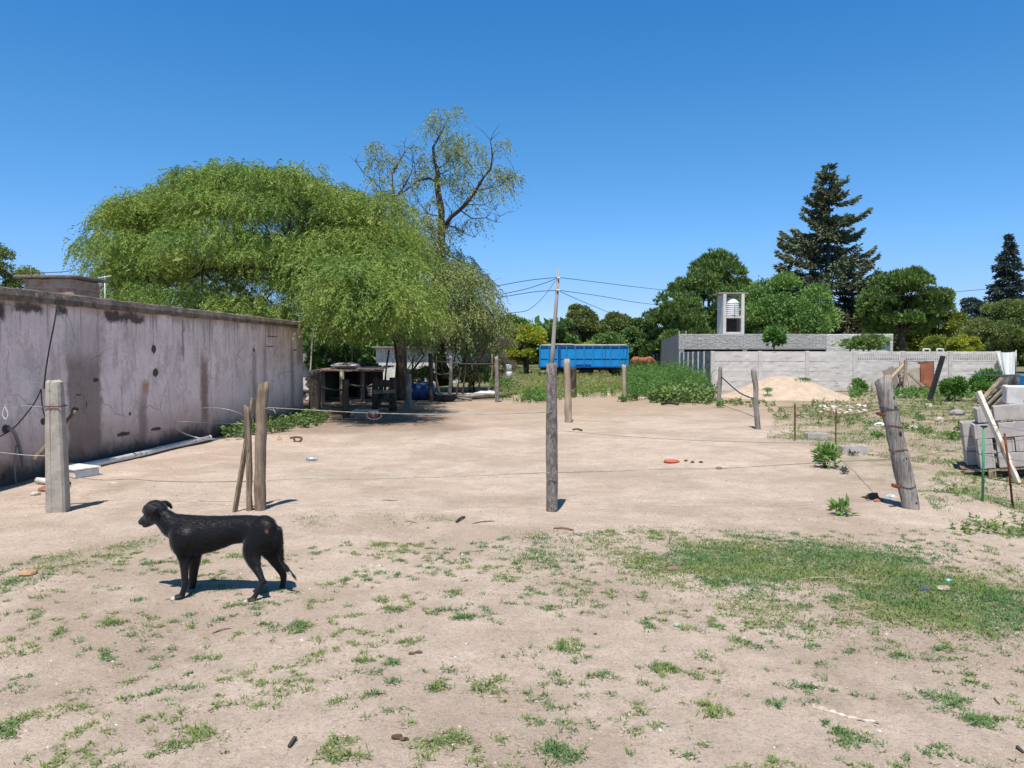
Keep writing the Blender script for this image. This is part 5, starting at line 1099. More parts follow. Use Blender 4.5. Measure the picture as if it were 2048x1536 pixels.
for i,(a,b,c_,d_,Y,lab) in enumerate(((862,722,995,728,29.5,'thin upper rail running to the grey post with the pale top'),(862,745,900,747,30,'short rail between the dark post and the wavy post'),(818,760,862,763,28.5,'rail between the flat topped post and the blue barrel'),(692,768,750,772,24,'low rail before the open shed'),(640,775,692,779,25,'low rail left of the shaded dark post'))):
    MB().tube(spline([P(a,b,Y),P((a+c_)/2,(b+d_)/2+3,Y),P(c_,d_,Y)],3),.035,6,lob=.3,seed=i).build('fence_rail',wood_dark,label=lab,cat='rail',group='rails of the old pen')
for i,(a,b,c_,d_,Y) in enumerate(((655,800,668,705,28.5),(712,798,703,690,29),(770,800,778,700,30),(832,798,826,715,30),(880,795,873,712,31),(925,796,934,716,31.5),(958,796,951,722,32),(975,795,984,708,31),(912,792,922,735,30.5))):
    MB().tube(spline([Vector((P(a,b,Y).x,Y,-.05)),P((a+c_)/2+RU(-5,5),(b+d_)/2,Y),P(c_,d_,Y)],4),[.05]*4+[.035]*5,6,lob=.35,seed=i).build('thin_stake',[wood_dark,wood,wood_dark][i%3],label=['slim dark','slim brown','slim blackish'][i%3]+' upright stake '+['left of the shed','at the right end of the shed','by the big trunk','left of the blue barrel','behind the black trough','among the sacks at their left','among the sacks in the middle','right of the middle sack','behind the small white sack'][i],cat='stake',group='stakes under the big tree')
random.seed(31)
for i in range(14):
    px=RU(618,760); q=G(px,RU(802,845)); a=RU(-.5,.5); L_=RU(.3,.9); MB().tube([q+Vector((0,0,.03)),q+Vector((math.cos(a)*L_*.5,math.sin(a)*L_*.5,.05)),q+Vector((math.cos(a)*L_,math.sin(a)*L_,.03))],RU(.015,.035),6,lob=.3,seed=i).build('stick',wood,label='stick of firewood scattered in the shade before the shed',cat='stick',group='firewood in the tree shade')
# pale shed walls behind
Yb=44
wb=thing('white_outbuilding','low white outbuilding half hidden behind the big tree trunk','building',tuple(P(830,770,Yb)))
xa=P(752,700,Yb).x; xb=P(922,700,Yb).x; zt=P(0,696,Yb).z
whm=M('whitewash',(.70,.69,.67),(.52,.50,.48),scale=3,bump=.6,c3=(.35,.32,.30)); 
MB().box(((xa+xb)/2,Yb+2,zt/2),(xb-xa,4,zt),bev=.02).build('wall',whm,wb); MB().box(((xa+xb)/2,Yb+1.9,zt+.05),(xb-xa+.4,4.5,.08)).build('roof',conc_grey,wb)
MB().box((P(868,716,Yb).x,Yb-.03,P(0,716,Yb).z),(.6,.08,.25)).build('window',wood_dark,wb)
wg=thing('grey_outbuilding','grey boarded outbuilding with a dark roof edge beside the white one','building',tuple(P(950,770,46)))
xa=P(925,700,46).x; xb=P(976,700,46).x; zt=P(0,700,46).z
gm=M('grey_boards',(.24,.25,.28),(.18,.19,.215),scale=8,stretch=(3,3,.1),bump=.4); MB().box(((xa+xb)/2,48,zt/2),(xb-xa,4,zt)).build('wall',gm,wg); MB().beam(Vector((xa-.2,47.8,zt+.12)),Vector((xb+.3,47.8,zt)),4.6,.1).build('roof',wood_dark,wg)
wc=thing('pale_outbuilding','pale outbuilding corner seen left of the open shed','building',tuple(P(625,770,36)))
xa=P(560,700,36).x; xb=P(650,700,36).x; zt=P(0,724,36).z; MB().box(((xa+xb)/2,38,zt/2),(xb-xa,4,zt)).build('wall',whm,wc); MB().box(((xa+xb)/2-.1,37.9,zt+.2),(xb-xa-.7,4.4,.4)).build('roof',gm,wc)
q=G(1018,765); bx2=thing('stacked_buckets','two small white containers among the weeds left of the trailer','container',tuple(q)); 
for z in (.0,.42): MB().lathe(q+Vector((0,0,z+.25)),[(.14,0),(.17,.02),(.19,.34),(.17,.38)],12).build('bucket',white_pl,bx2)
# ------------------------------------------------------------------ right hand junk against the slab wall
Yj=32.6
def board(name,pts,Y,th,mat,label,cat='board'):
    q=[P(a,b,Y+ (790-b)*.010) for a,b in pts]; return MB().poly(q,th,(0,1,0)).build(name,mat,label=label,cat=cat)
card=M('brown_board',(.20,.165,.14),(.16,.13,.11),scale=2,bump=.2)
board('leaning_sheet',[(1765,742),(1787,732),(1804,786),(1787,790)],Yj,.04,card,'dark brown board leaning against the slab wall behind the leaning post','board')
board('leaning_sheet',[(1790,735),(1800,733),(1815,783),(1808,786)],Yj+.2,.04,wood,'narrow brown board tilted beside the dark brown board','board')
board('leaning_sheet',[(1812,742),(1848,733),(1848,790),(1822,792)],Yj,.04,M('grey_board',(.30,.26,.22),(.24,.20,.17),scale=2,bump=.3),'large grey brown sheet leaning left of the rusty door','board')
dr=thing('rusty_door','rust red metal door leaning against the slab wall','door',tuple(P(1852,790,Yj)))
dm=M('rust_red_door',(.22,.075,.035),(.16,.055,.03),scale=1.5,bump=.3,c3=(.33,.20,.12),spots=4,lo=.4,hi=.6)
q=[P(a,b,Yj-.15+(790-b)*.010) for a,b in ((1841,728),(1866,725),(1868,784),(1843,788))]; MB().poly(q,.04,(0,1,0)).build('panel',dm,dr)
q=[P(a,b,Yj-.1+(790-b)*.010) for a,b in ((1836,724),(1868,722),(1870,786),(1867,786),(1866,726),(1838,728))]; MB().poly(q,.06,(0,1,0)).build('frame',wood_dark,dr)
def bm_(name,a,b,Y,w_,mat,label,Y2=None): return plank(name,P(a[0],a[1],Y),P(b[0],b[1],Y2 or Y),w_,w_,mat,label,'beam')
bm_('wooden_beam',(1776,765),(1810,728),31.8,.13,wood_pale,'pale beam propped up to the left from the panels',32.6)
bm_('wooden_beam',(1808,786),(1812,720),32,.10,wood_pale,'upright pale timber among the leaning panels')
bm_('wooden_beam',(1814,744),(1852,778),31.6,.09,wood_pale,'pale timber sloping down to the right before the grey sheet')
bm_('black_beam',(1859,801),(1886,712),26.6,.13,black_m,'long black beam leaning right, left of the round shrub')
for i,y_ in enumerate((735,745,755,765)): pass
ld=thing('wooden_ladder','small wooden ladder frame between the leaning panels','ladder',tuple(P(1805,788,Yj)))
for x_ in (1800,1809): MB().beam(P(x_,788,Yj),P(x_,722,Yj+.5),.05,.05).build('rail',wood_pale,ld)
for y_ in (735,745,756,766,776): MB().beam(P(1800,y_,Yj+.2),P(1809,y_,Yj+.2),.04,.04).build('rung',wood_pale,ld)
rock('broken_slab',1807,796,(.5,.3,.2),rub_m,'white broken slab piece at the foot of the upright timber','rubble',6)
# two white loops over the wall
for i,px in enumerate((1853,1880)):
    MB().tube(spline([P(px-6,704,34.3),P(px-6,699,34.3),P(px,698.5,34.3),P(px+6,699,34.3),P(px+6,704,34.3)],3),.04,6).build('white_hoop',white_paint,label=('left' if i==0 else 'right')+' one of two white metal hoops above the slab wall',cat='hoop')
random.seed(44)
for i in range(70):
    px=RU(1640,1735); py=RU(813,830)-(px-1640)*.02; s=RU(.06,.16); rock('rubble_piece',px,py,(s*1.3,s,s*.7),[rub_m,white_paint,rub_m,brick_m][i%4],['pale broken tile piece','white plaster chip','pale rubble chip','red brick chip'][i%4]+' in the rubble patch right of the sand pile','rubble',i,.35,RU(0,3),group='rubble patch right of the sand pile')
for i,(px,py,s,m_,lab) in enumerate(((1763,873,.13,brick_m,'red brick lump behind the leaning post'),(1760,853,.2,white_pl,'crumpled white plastic behind the leaning post'),(1858,815,.25,rub_m,'pale stone below the round shrub'),(1880,843,.22,rub_m,'broken square stone in the middle of the right yard'),(1500,798,.22,white_paint,'white chip at the front of the sand pile'),(1915,830,.3,conc_grey,'grey crumpled sheet in the right yard weeds'),(1825,857,.15,white_pl,'white scrap in the right yard'))): rock('debris',px,py,(s*1.3,s,s*.75),m_,lab,'rubble',i+20,.4,.5*i)
# hollow concrete block, local frame: width x (0.4) depth y (0.2) height z (0.2)
def block(name,loc,M3,label,group,size=(.40,.195,.19),open_end=False):
    root=bpy.data.objects.new(name,None); col.objects.link(root); root.empty_display_size=.05
    m4=M3.to_4x4(); m4.translation=Vector(loc); root.matrix_world=m4; WM[root.name]=m4; root.location=loc; root.rotation_euler=M3.to_euler(); tagp(root,label,'concrete block',group)
    X,Y_,Z=size; t_=.028; s=MB(); L=lambda x,y,z:Vector(loc)+M3@Vector((x,y,z))
    def bx(cx,cy,sx,sy): s.box(L(cx,cy,Z/2),(sx,sy,Z),M3,.004,.0015)
    bx(0,-Y_/2+t_/2,X,t_); bx(0,Y_/2-t_/2,X,t_)
    for cx in (-X/2+t_/2,0,X/2-t_/2): bx(cx,0,t_,Y_-2*t_-.001)
    s.build('shell',block_m,root); return root
g=G(1640,879); block('concrete_block',(g.x-.03,g.y+.1,0),Matrix.Rotation(.05,3,'Z'),'loose hollow grey block on the ground, the farther of two',None,(.38,.19,.17))
g=G(1711,905); block('concrete_block',(g.x,g.y+.1,.0),Matrix.Rotation(-.06,3,'Z'),'loose hollow grey block on the ground, the nearer of two',None,(.38,.19,.16))
# leaning stack of blocks on a pallet at the right
Yk=10.2; roll=Matrix.Rotation(R(-25),3,'Z')@Matrix.Rotation(R(-7.5),3,'Y'); SG='grey blocks stacked on the pallet'
o3=P(1962,938,Yk)   # lower left front corner of the stack
def SL(x,y,z): return o3+roll@Vector((x,y,z))
rows=[ # (x, y, z, width, depth, height) in the tilted frame of the stack, metres
('bottom row, left end',[.0,0,.0,.17,.40]),('bottom row, second from left',[.215,.0,0,.40,.19]),('bottom row, third from left',[.66,.25,.02,.2,.4]),('bottom row, right end',[.88,.2,.0,.4,.19]),
('second row, left end',[.0,0,.2,.17,.40]),('second row, second from left',[.215,.02,.2,.20,.4]),('second row, third from left',[.425,.0,.2,.19,.4]),('second row, fourth from left',[.66,.2,.22,.2,.4]),('second row, right end',[.88,.15,.2,.4,.19]),
('third row, left end',[-.02,0.,.4,.22,.40]),('third row, second from left',[.26,.0,.4,.38,.19]),('third row, third from left',[.67,.3,.43,.2,.4]),('third row, right end',[.89,.3,.4,.4,.19]),
('fourth row, left end',[.05,.12,.6,.14,.4]),('fourth row, second from left',[.235,.05,.62,.42,.19]),('fourth row, third from left',[.68,.35,.62,.2,.4]),('fourth row, right end',[.9,.35,.6,.4,.19])]
for lab,(x,y,z,w_,d_) in rows:
    if w_<d_: m3=roll@Matrix.Rotation(math.pi/2,3,'Z'); size=(d_,w_,.19)
    else: m3=roll; size=(w_,d_,.19)
    if 'right' in lab or 'fourth row, third' in lab or 'third row, third' in lab: pass
    block('concrete_block',SL(x+w_/2,y+d_/2,z),m3,'grey hollow block in the leaning stack, '+lab,SG,size)
for r in range(3):
    for i,(x_,nm) in enumerate(((-.12,'left'),)): block('concrete_block',SL(-.02,.62,.2*r),roll@Matrix.Rotation(math.pi/2,3,'Z'),'grey hollow block behind the leaning stack at its left, '+['bottom','middle','upper'][r]+' row',SG,(.40,.19,.19))
pal=thing('pallet','worn wooden pallet under the leaning block stack','pallet',tuple(o3-Vector((0,0,.1))))
for i in range(6): MB().box(SL(.6,.05+i*.18,-.025),(1.6,.10,.022),roll,.002,.003).build('board',wood,pal)
for x in (.12,.62,1.15): MB().box(SL(x,.5,-.08),(.09,1.05,.085),roll,.004).build('bearer',wood,pal)
random.seed(8)
# white weathered beam leaning on the stack
a=G(2037,968)+Vector((0,0,.01)); b=P(1956,783,10.0); plank('leaning_beam',a,b,.075,.05,M('peeling_white_wood',(.66,.62,.53),(.34,.19,.10),scale=3.5,stretch=(2,2,.5),bump=.4,lo=.48,hi=.62,c3=(.45,.36,.26)),'peeling white timber with rust stains leaning on the block stack','beam')
gq=G(1965,1004); gr=thing('green_rod','thin green rod with a dark cap standing before the block stack','rod',tuple(gq)); gm_=M('green_paint',(.06,.24,.12),(.08,.28,.15),rough=.5,bump=.1); MB().tube([gq,P(1968,855,gq.y)],.013,8).build('shaft',gm_,gr); MB().box(P(1968,853,gq.y),(.055,.03,.018)).build('cap',black_m,gr)
rq=G(2026,1018); MB().tube([rq,P(2017,930,rq.y),P(2009,867,rq.y)],.011,6).build('rusty_rod',rust,label='thin rusty rod leaning left before the white timber',cat='rod')
# black covered table, sink, boards behind the stack
bk=thing('tarp_table','black tarp draped over a heap behind the block stack','tarp',tuple(P(2030,800,14.5)))
q=[P(a,b,14.5) for a,b in ((1993,752),(2080,750),(2120,812),(1994,812))]
mb=MB(); NX2,NY2=22,10
for j in range(NY2+1):
    for i in range(NX2+1):
        u=i/NX2; v=j/NY2; qq=P(1994+120*u+ (8*(1-v)),752,14.5); top=qq.z; 
        if v<.5: mb.v.append(Vector((qq.x,15.6-v*2*1.1,top+.02*mnoise.noise(Vector((i*.8,j,0))))))
        else: mb.v.append(Vector((qq.x-(v-.5)*.5*(1-u),14.5-(v-.5)*.3+.05*math.sin(i*1.1),top-(v-.5)*2*.62+.02*mnoise.noise(Vector((i*.8,j,0))))))
W=NX2+1
for j in range(NY2):
    for i in range(NX2): a_=j*W+i; mb.face((a_,a_+1,a_+W+1,a_+W),True)
mb.build('sheet',M('black_tarp',(.035,.035,.037),(.10,.10,.10),scale=14,rough=.55,bump=.6,lo=.5,hi=.7),bk)
for x_ in (2000,2090): q=P(x_,752,14.9); MB().box((q.x,14.95,q.z/2-.02),(.08,.08,q.z)).build('leg',wood,bk)
MB().box(P(2046,762,13.9)+Vector((0.05,0,0)),(.12,.2,.22),bev=.02).build('blue_crate',bl,label='bright blue plastic thing hanging at the right edge',cat='crate')
for i,(a,b,c_,d_) in enumerate(((1958,806,2003,757),(1970,812,2012,770),(1980,815,2022,775),(1955,800,1990,780))):
    plank('tilted_plank',P(a,b,12.6+.15*i),P(c_,d_,13.2+.15*i),.07,.04,wood,['first','second','third','lowest'][i]+' brown plank from the left propped on the black tarp heap','plank')
rock('white_rag',1968,800,(.25,.2,.14),white_pl,'white rag caught on the tilted planks','rag',4,.5)
sk=thing('stone_sink','white stone sink box resting behind the stack top','sink',tuple(P(2035,800,11.8))); q0=P(2014,806,11.5); rzk=Matrix.Rotation(R(-27),3,'Z')
for (x,y,z,sx,sy,sz,nm) in ((.42,0,.12,.86,.04,.26,'side'),(.42,.5,.12,.86,.04,.26,'side'),(0,.25,.12,.04,.46,.26,'end'),(.83,.25,.12,.04,.46,.26,'end'),(.42,.25,.0,.8,.46,.04,'base')): MB().box(q0+rzk@Vector((x,y,z)),(sx,sy,sz),rzk,bev=.01).build(nm,white_paint,sk)
MB().box(q0+rzk@Vector((.45,.2,-.10)),(1.0,.5,.05),rzk,bev=.008).build('shelf_board',white_paint,label='white board directly under the stone sink',cat='board')
MB().box(q0+rzk@Vector((.5,.25,-.18)),(.9,.45,.06),rzk,bev=.008).build('shelf_board',conc_grey,label='grey board lowest under the stone sink',cat='board')
rock('tile_scrap',2050,965,(.35,.3,.03),brick_m,'pink clay slab on the grass at the right edge by the white timber','tile',4,.1)
# ------------------------------------------------------------------ small things on the ground
rock('sandstone_lump',57,1150,(.13,.10,.07),M('tan_stone',(.42,.27,.15),(.30,.19,.11),bump=.6,scale=20),'tan stone with a dark underside near the left edge','stone',5,.35)
q=G(558,881); MB().poly([q+Vector((-.055,0,0)),q+Vector((.055,0,0)),q+Vector((0,.03,.085))],.03,(0,1,0)).build('tan_wedge',tan_m,label='small tan wedge on the sand right of the knotty post',cat='wood chip')
q=G(590,884); mb=MB(); mb.tube(spline([q+Vector((-.09,0,.07)),q+Vector((0,0,.09)),q+Vector((.09,0,.085)),q+Vector((.12,0,.05)),q+Vector((.08,0,.01)),q+Vector((.0,0,.01)),q+Vector((-.02,0,.07))],3),.020,6,lob=.3); mb.build('rusty_scrap',M('clay_red',(.22,.10,.07),(.14,.07,.05),bump=.5),label='rusty brown looped scrap on the sand beside the tan wedge',cat='scrap')
q=G(625,922); bt=thing('plastic_bottle','clear bluish crushed plastic bottle lying on the sand','bottle',tuple(q)); pt_=NT('clear_plastic'); pt_.set(Base_Color=(.55,.68,.75),Roughness=.2); pt_.b.inputs['Transmission Weight'].default_value=.5
MB().lathe(q+Vector((-.07,0,.03)),[(.02,0),(.03,.01),(.028,.05),(.031,.07),(.028,.1),(.012,.14),(.012,.15)],12,(1,.2,0)).build('body',pt_.m,bt); MB().lathe(q+Vector((-.095,-.005,.03)),[(.014,0),(.014,.02)],10,(1,.2,0)).build('cap',bl,bt)
mb=MB(); q=G(1343,925); mb.lathe(q,[(.10,0),(.115,.02),(.105,.035),(.08,.03),(.06,.012)],16); mb.build('red_lid',M('faded_red',(.50,.12,.07),(.38,.10,.07),bump=.3),label='faded red broken plastic dish on the sand beyond the middle post',cat='dish')
rock('brick_piece',1438,938,(.10,.07,.05),brick_m,'orange brick piece on the sand right of the red dish','brick',2)
for i,(px,py) in enumerate(((1372,922),(1355,925),(1385,925),(1402,925))): rock('clod',px,py,(.06,.05,.035),dung_m,'brown clod beside the faded red dish','clod',i,group='clods by the red dish')
for i,(px,py,s) in enumerate(((795,1474,.030),(808,1478,.024),(824,1306,.022),(838,1304,.024),(1190,1267,.016),(1400,1336,.016),(856,1055,.02))): rock('dung_lump',px,py+2,(s*1.7,s,s*.8),dung_m,['large brown dropping lump low left of centre','large brown dropping lump touching its twin','small brown dropping in mid foreground, left one','small brown dropping in mid foreground, right one','dark pellet right of centre foreground','brown pellet in the right foreground','brown pellet near the far grass band'][i],'dropping',i,.4)
rock('leather_scrap',1346,1140,(.10,.06,.045),M('leather',(.27,.19,.14),(.18,.12,.09)),'brown leathery scrap at the left end of the grass patch','scrap',7,.6)
rock('rag_scrap',1556,1083,(.07,.04,.02),M('rag_brown',(.20,.13,.09)),'brown rag bit at the top of the grass patch','scrap',8,.5)
rock('crushed_can',1888,1180,(.10,.055,.05),M('can_gold',(.40,.28,.17),(.60,.55,.45),scale=14,rough=.4,metal=.3),'crushed tan and silver can on the bare spot in the grass','can',9,.4)
rock('dark_scrap',1849,1182,(.055,.05,.05),M('navy_scrap',(.035,.04,.07),(.10,.11,.16)),'dark blue crumpled scrap left of the crushed can','scrap',10,.6)
rock('blue_fragment',1897,1164,(.045,.04,.035),M('sky_blue',(.18,.45,.62),(.30,.55,.70)),'light blue plastic bit beyond the crushed can','plastic bit',11,.3)
q=G(1353,1252); MB().lathe(q,[(.016,0),(.018,.004),(.018,.013),(.014,.016)],14).build('mint_disc',M('mint',(.30,.47,.36)),label='pale green bottle cap in the sandy foreground',cat='bottle cap')
rock('white_chip',225,967,(.14,.07,.025),rub_m,'white flat chip on the sand right of the square post','chip',12,.3)
random.seed(21)
for i,(px,py) in enumerate(((1510,1098),(1492,1106),(1518,1112),(1700,1010),(1770,998),(1486,1165),(1785,1182),(1900,1222),(1320,1460),(905,1490),(1560,1130),(1245,1036),(1080,1090))):
    rock('paper_bit',px,py,(.02,.014,.006),white_paint,'tiny white scrap lying on the ground','scrap',i,.4,RU(0,3),group='tiny white scraps')
rock('plastic_scrap',1782,994,(.09,.06,.04),M('label_blue',(.20,.38,.62),(.70,.74,.76),scale=20,lo=.45,hi=.55),'blue and white wrapper in the leaning post shadow','wrapper',5,.5)
rock('brick_piece',1757,1003,(.11,.06,.04),brick_m,'red brick piece in the leaning post shadow','brick',15,.4)
rock('brown_stone',1745,997,(.16,.11,.09),dung_m,'brown clod by the tip of the leaning post shadow','stone',16,.4)
for i,(px0,py0,px1,py1,r,m_,lab) in enumerate(((810,1043,833,1047,.006,wood_pale,'pale flat stick on the far grass band'),(912,1046,930,1036,.011,wood_dark,'dark curled bark piece at the right end of the far grass band'),(945,1048,990,1043,.005,wood,'thin straight twig left of the middle post'),(1107,1058,1148,1062,.008,M('red_brown_bark',(.30,.16,.10)),'reddish bark strip before the middle post'),(1600,1160,1680,1158,.005,wood_pale,'bent pale twig on the green patch'),(578,1497,592,1482,.008,wood_dark,'short dark twig at the bottom left of centre'),(425,1268,462,1258,.004,wood,'thin twig below the dog'),(1322,811,1358,812,.045,black_m,'dark iron bar on the far sand'),(1145,861,1165,863,.02,wood_dark,'dark stick behind the middle post'),(1990,1398,2000,1410,.004,wood,'twig near the lower right corner'),(2036,1500,2047,1508,.006,wood_dark,'dark twig at the lower right corner'),(330,1200,345,1204,.003,wood,'small twig by the front paw'))):
    a=G(px0,py0)+Vector((0,0,r)); b=G(px1,py1)+Vector((0,0,r)); m0=a.lerp(b,.5)+Vector((0,.02,r)); MB().tube(spline([a,m0,b],4),[r*.7]+[r]*7+[r*.5],6,lob=.3,seed=i).build('twig' if i!=7 else 'iron_bar',m_,label=lab,cat='twig' if i!=7 else 'bar')
# peeled white bark strip in the foreground
mb=MB(); pts=[G(1625,1414),G(1665,1425),G(1700,1436),G(1760,1447)]; sp2=spline(pts,6)
for k in range(2):
    for i,q in enumerate(sp2):
        s=i/(len(sp2)-1); w_=.015*(1-s*.8)*(1+.3*math.sin(i*1.9)); 
        for e in (-1,1): mb.v.append(q+Vector((.25*e*w_,e*w_*1.2,.006-k*.006+.004*math.sin(i*2+e))))
n_=len(sp2)
for i in range(n_-1):
    a=i*2; b=2*n_+i*2; mb.face((a,a+1,a+3,a+2)); mb.face((b,b+2,b+3,b+1)); mb.face((a,a+2,b+2,b)); mb.face((a+1,b+1,b+3,a+3))
mb.build('bark_strip',M('white_bark',(.60,.53,.44),(.44,.36,.28),scale=20,bump=.6),label='flat peeling whitish strip half buried in the right foreground',cat='bark')
# tile shards between weeds far
for i,(px,py) in enumerate(((1165,793),(1212,789),(1285,796),(1060,798))): rock('litter_scrap',px,py,(.35,.2,.06),white_pl,'pale litter scrap at the far edge of the sand','scrap',i,.4,group='far litter scraps')
# ------------------------------------------------------------------ animals
def organic(name,tubes,vox,mat,parent,smooth=3,pid=None,factor=.5):
    mb=MB()
    for t in tubes: t(mb)
    me=bpy.data.meshes.new('tmp'); me.from_pydata([tuple(v) for v in mb.v],[],mb.f); bm=bmesh.new(); bm.from_mesh(me); bmesh.ops.recalc_face_normals(bm,faces=bm.faces); bm.to_mesh(me); bm.free()
    o=bpy.data.objects.new('tmp',me); col.objects.link(o)
    r=o.modifiers.new('r','REMESH'); r.mode='VOXEL'; r.voxel_size=vox; r.use_smooth_shade=True
    s=o.modifiers.new('s','SMOOTH'); s.iterations=smooth; s.factor=factor
    dg=bpy.context.evaluated_depsgraph_get(); m2=bpy.data.meshes.new_from_object(o.evaluated_get(dg)); bpy.data.objects.remove(o); bpy.data.meshes.remove(me)
    m2.name=name; m2.polygons.foreach_set('use_smooth',np.full(len(m2.polygons),True))
    if pid: pid(m2)
    return link_mesh(name,m2,mat,parent)
def T(pts,rad,n=14,caps=True):
    def f(mb):
        q=[Vector(p) for p in pts]; r=list(rad)
        d0=(q[0]-q[1]).normalized(); d1=(q[-1]-q[-2]).normalized()
        q=[q[0]+d0*r[0]*.85,q[0]+d0*r[0]*.5]+q+[q[-1]+d1*r[-1]*.5,q[-1]+d1*r[-1]*.85]; r=[r[0]*.35,r[0]*.8]+r+[r[-1]*.8,r[-1]*.35]
        k=3; qq=spline(q,k); rr=[]
        for i in range(len(q)-1):
            for j in range(k): rr.append(r[i]+(r[i+1]-r[i])*j/k)
        rr.append(r[-1]); mb.tube(qq,rr,n)
    return f
def loft(secs,n=20,lean=0):
    """secs: (centre, half width across, half height) rings standing in the vertical plane across the body"""
    def f(mb):
        b=len(mb.v); S=[]
        for i in range(len(secs)-1):
            for k in range(3):
                t=k/3; a,c=secs[i],secs[i+1]; S.append((Vector(a[0]).lerp(Vector(c[0]),t),a[1]+(c[1]-a[1])*t,a[2]+(c[2]-a[2])*t))
        S.append(secs[-1])
        for c,wy,hz in S:
            for j in range(n):
                a=2*math.pi*j/n; s_=math.sin(a); wv=wy*(1-.12*max(0,-s_)) ; mb.v.append(Vector(c)+Vector((0,math.cos(a)*wv,s_*hz)))
        for i in range(len(S)-1):
            for j in range(n): a=b+i*n+j; c=b+i*n+(j+1)%n; mb.face((a,c,c+n,a+n))
        mb.face([b+j for j in range(n)]); mb.face([b+(len(S)-1)*n+j for j in range(n)][::-1])
    return f
def cpx(cx,cy): return (260+cx/5.689,980+cy/5.689)
def DP(cx,cy,Y): return P(*cpx(cx,cy),Y)
Ym,Yn,Yf=5.10,5.02,5.20
dog=thing('dog','black short haired dog standing side on and facing left, white toe tips','dog',tuple(G(440,1192)))
def sec(cx,t,b,wy,Y=Ym): c=DP(cx,(t+b)/2,Y); return (c,wy,(b-t)/5.689/2*Y/F_PX)
torso=loft([sec(440,300,520,.035),sec(475,270,600,.062),sec(540,268,710,.088),sec(640,276,755,.100),sec(760,285,742,.106),sec(900,292,712,.104),sec(1050,292,665,.094),sec(1180,286,612,.082),sec(1300,282,600,.082),sec(1430,288,655,.092),sec(1540,316,700,.092),sec(1620,362,690,.078),sec(1675,430,640,.055),sec(1700,490,580,.028)])
neck=T([DP(600,440,Ym),DP(500,410,Ym),DP(420,350,Ym+.005),DP(345,285,Ym+.01)],[.090,.078,.067,.059],18)
skull=T([DP(335,240,Ym+.01),DP(280,215,Ym+.012),DP(232,230,Ym+.02)],[.060,.062,.052],18)
cheek=T([DP(300,300,Ym+.01),DP(235,310,Ym+.025)],[.050,.045],14)
muz=T([DP(240,290,Ym+.02),DP(190,325,Ym+.035),DP(150,350,Ym+.045),DP(128,365,Ym+.05)],[.045,.032,.026,.021],14)
jaw=T([DP(260,345,Ym+.02),DP(200,385,Ym+.035),DP(165,402,Ym+.043)],[.030,.022,.016],12)
brow=T([DP(190,205,Ym),DP(165,240,Ym+.02)],[.024,.018],10)
def ear(root,tip,Y,w0,off):
    def f(mb):
        # flat hanging flap: rings squeezed across the head
        a=Vector(DP(*root,Y)); b=Vector(DP(*tip,Y-.012*off)); n=14; K=9; base=len(mb.v)
        for i in range(K):
            s=i/(K-1); c=a.lerp(b,s)+Vector((0,-off*.014*math.sin(s*math.pi),0)); wd=w0*(math.sin(min(1,.32+s*.9)*math.pi)**.6 if s<.98 else .12)*(1-.25*s)
            ax=Vector((.83,0,-.30)).normalized()
            for j in range(n):
                t=2*math.pi*j/n; mb.v.append(c+ax*(math.cos(t)*wd)+Vector((0,1,0))*(math.sin(t)*.0085))
        for i in range(K-1):
            for j in range(n): q=base+i*n+j; r_=base+i*n+(j+1)%n; mb.face((q,r_,r_+n,q+n))
        mb.face([base+j for j in range(n)]); mb.face([base+(K-1)*n+j for j in range(n)][::-1])
    return f
ear1=ear((262,172),(182,328),Ym-.070,.044,1); earroot=T([DP(285,190,Ym-.045),DP(250,190,Ym-.062)],[.018,.016],10)
ear2=T([DP(365,150,Ym+.045),DP(415,150,Ym+.062),DP(455,178,Ym+.068),DP(468,205,Ym+.068)],[.018,.017,.013,.008],10)
def leg(pts,rad): return T(pts,rad,14)
fn=leg([DP(600,500,Ym-.055),DP(590,610,Ym-.062),DP(612,720,Yn+.025),DP(618,800,Yn+.015),DP(620,900,Yn),DP(624,1010,Yn-.005),DP(622,1090,Yn-.01),DP(598,1180,Yn-.015),DP(575,1222,Yn-.02)],[.085,.076,.047,.035,.026,.022,.019,.019,.021])
fnp=T([DP(575,1225,Yn-.02),DP(530,1232,Yn-.03),DP(490,1240,Yn-.035)],[.026,.024,.017],12)
ff=leg([DP(680,560,Ym+.05),DP(700,680,Yf-.03),DP(735,770,Yf-.02),DP(728,870,Yf-.01),DP(720,970,Yf),DP(716,1060,Yf),DP(700,1130,Yf),DP(690,1168,Yf)],[.075,.060,.042,.034,.028,.023,.021,.022])
ffp=T([DP(692,1172,Yf),DP(670,1184,Yf-.01),DP(655,1192,Yf-.015)],[.024,.022,.016],12)
hn=leg([DP(1520,420,Ym-.02),DP(1465,540,Ym-.035),DP(1390,680,Yn+.02),DP(1400,790,Yn),DP(1440,890,Yn-.02),DP(1480,970,Yn-.035),DP(1502,1040,Yn-.045),DP(1482,1100,Yn-.055),DP(1440,1180,Yn-.065),DP(1395,1250,Yn-.075)],[.088,.086,.066,.046,.031,.0225,.0205,.0165,.016,.019])
hock=T([DP(1520,1030,Yn-.045),DP(1536,1052,Yn-.045)],[.016,.012],10)
hnp=T([DP(1395,1262,Yn-.075),DP(1350,1275,Yn-.085),DP(1308,1285,Yn-.09)],[.026,.025,.019],12)
hf=leg([DP(1560,520,Ym+.04),DP(1590,640,Yf-.03),DP(1640,750,Yf-.01),DP(1695,860,Yf+.01),DP(1735,940,Yf+.02),DP(1748,1000,Yf+.02),DP(1740,1070,Yf+.02),DP(1728,1130,Yf+.02)],[.10,.080,.055,.036,.026,.0215,.018,.019])
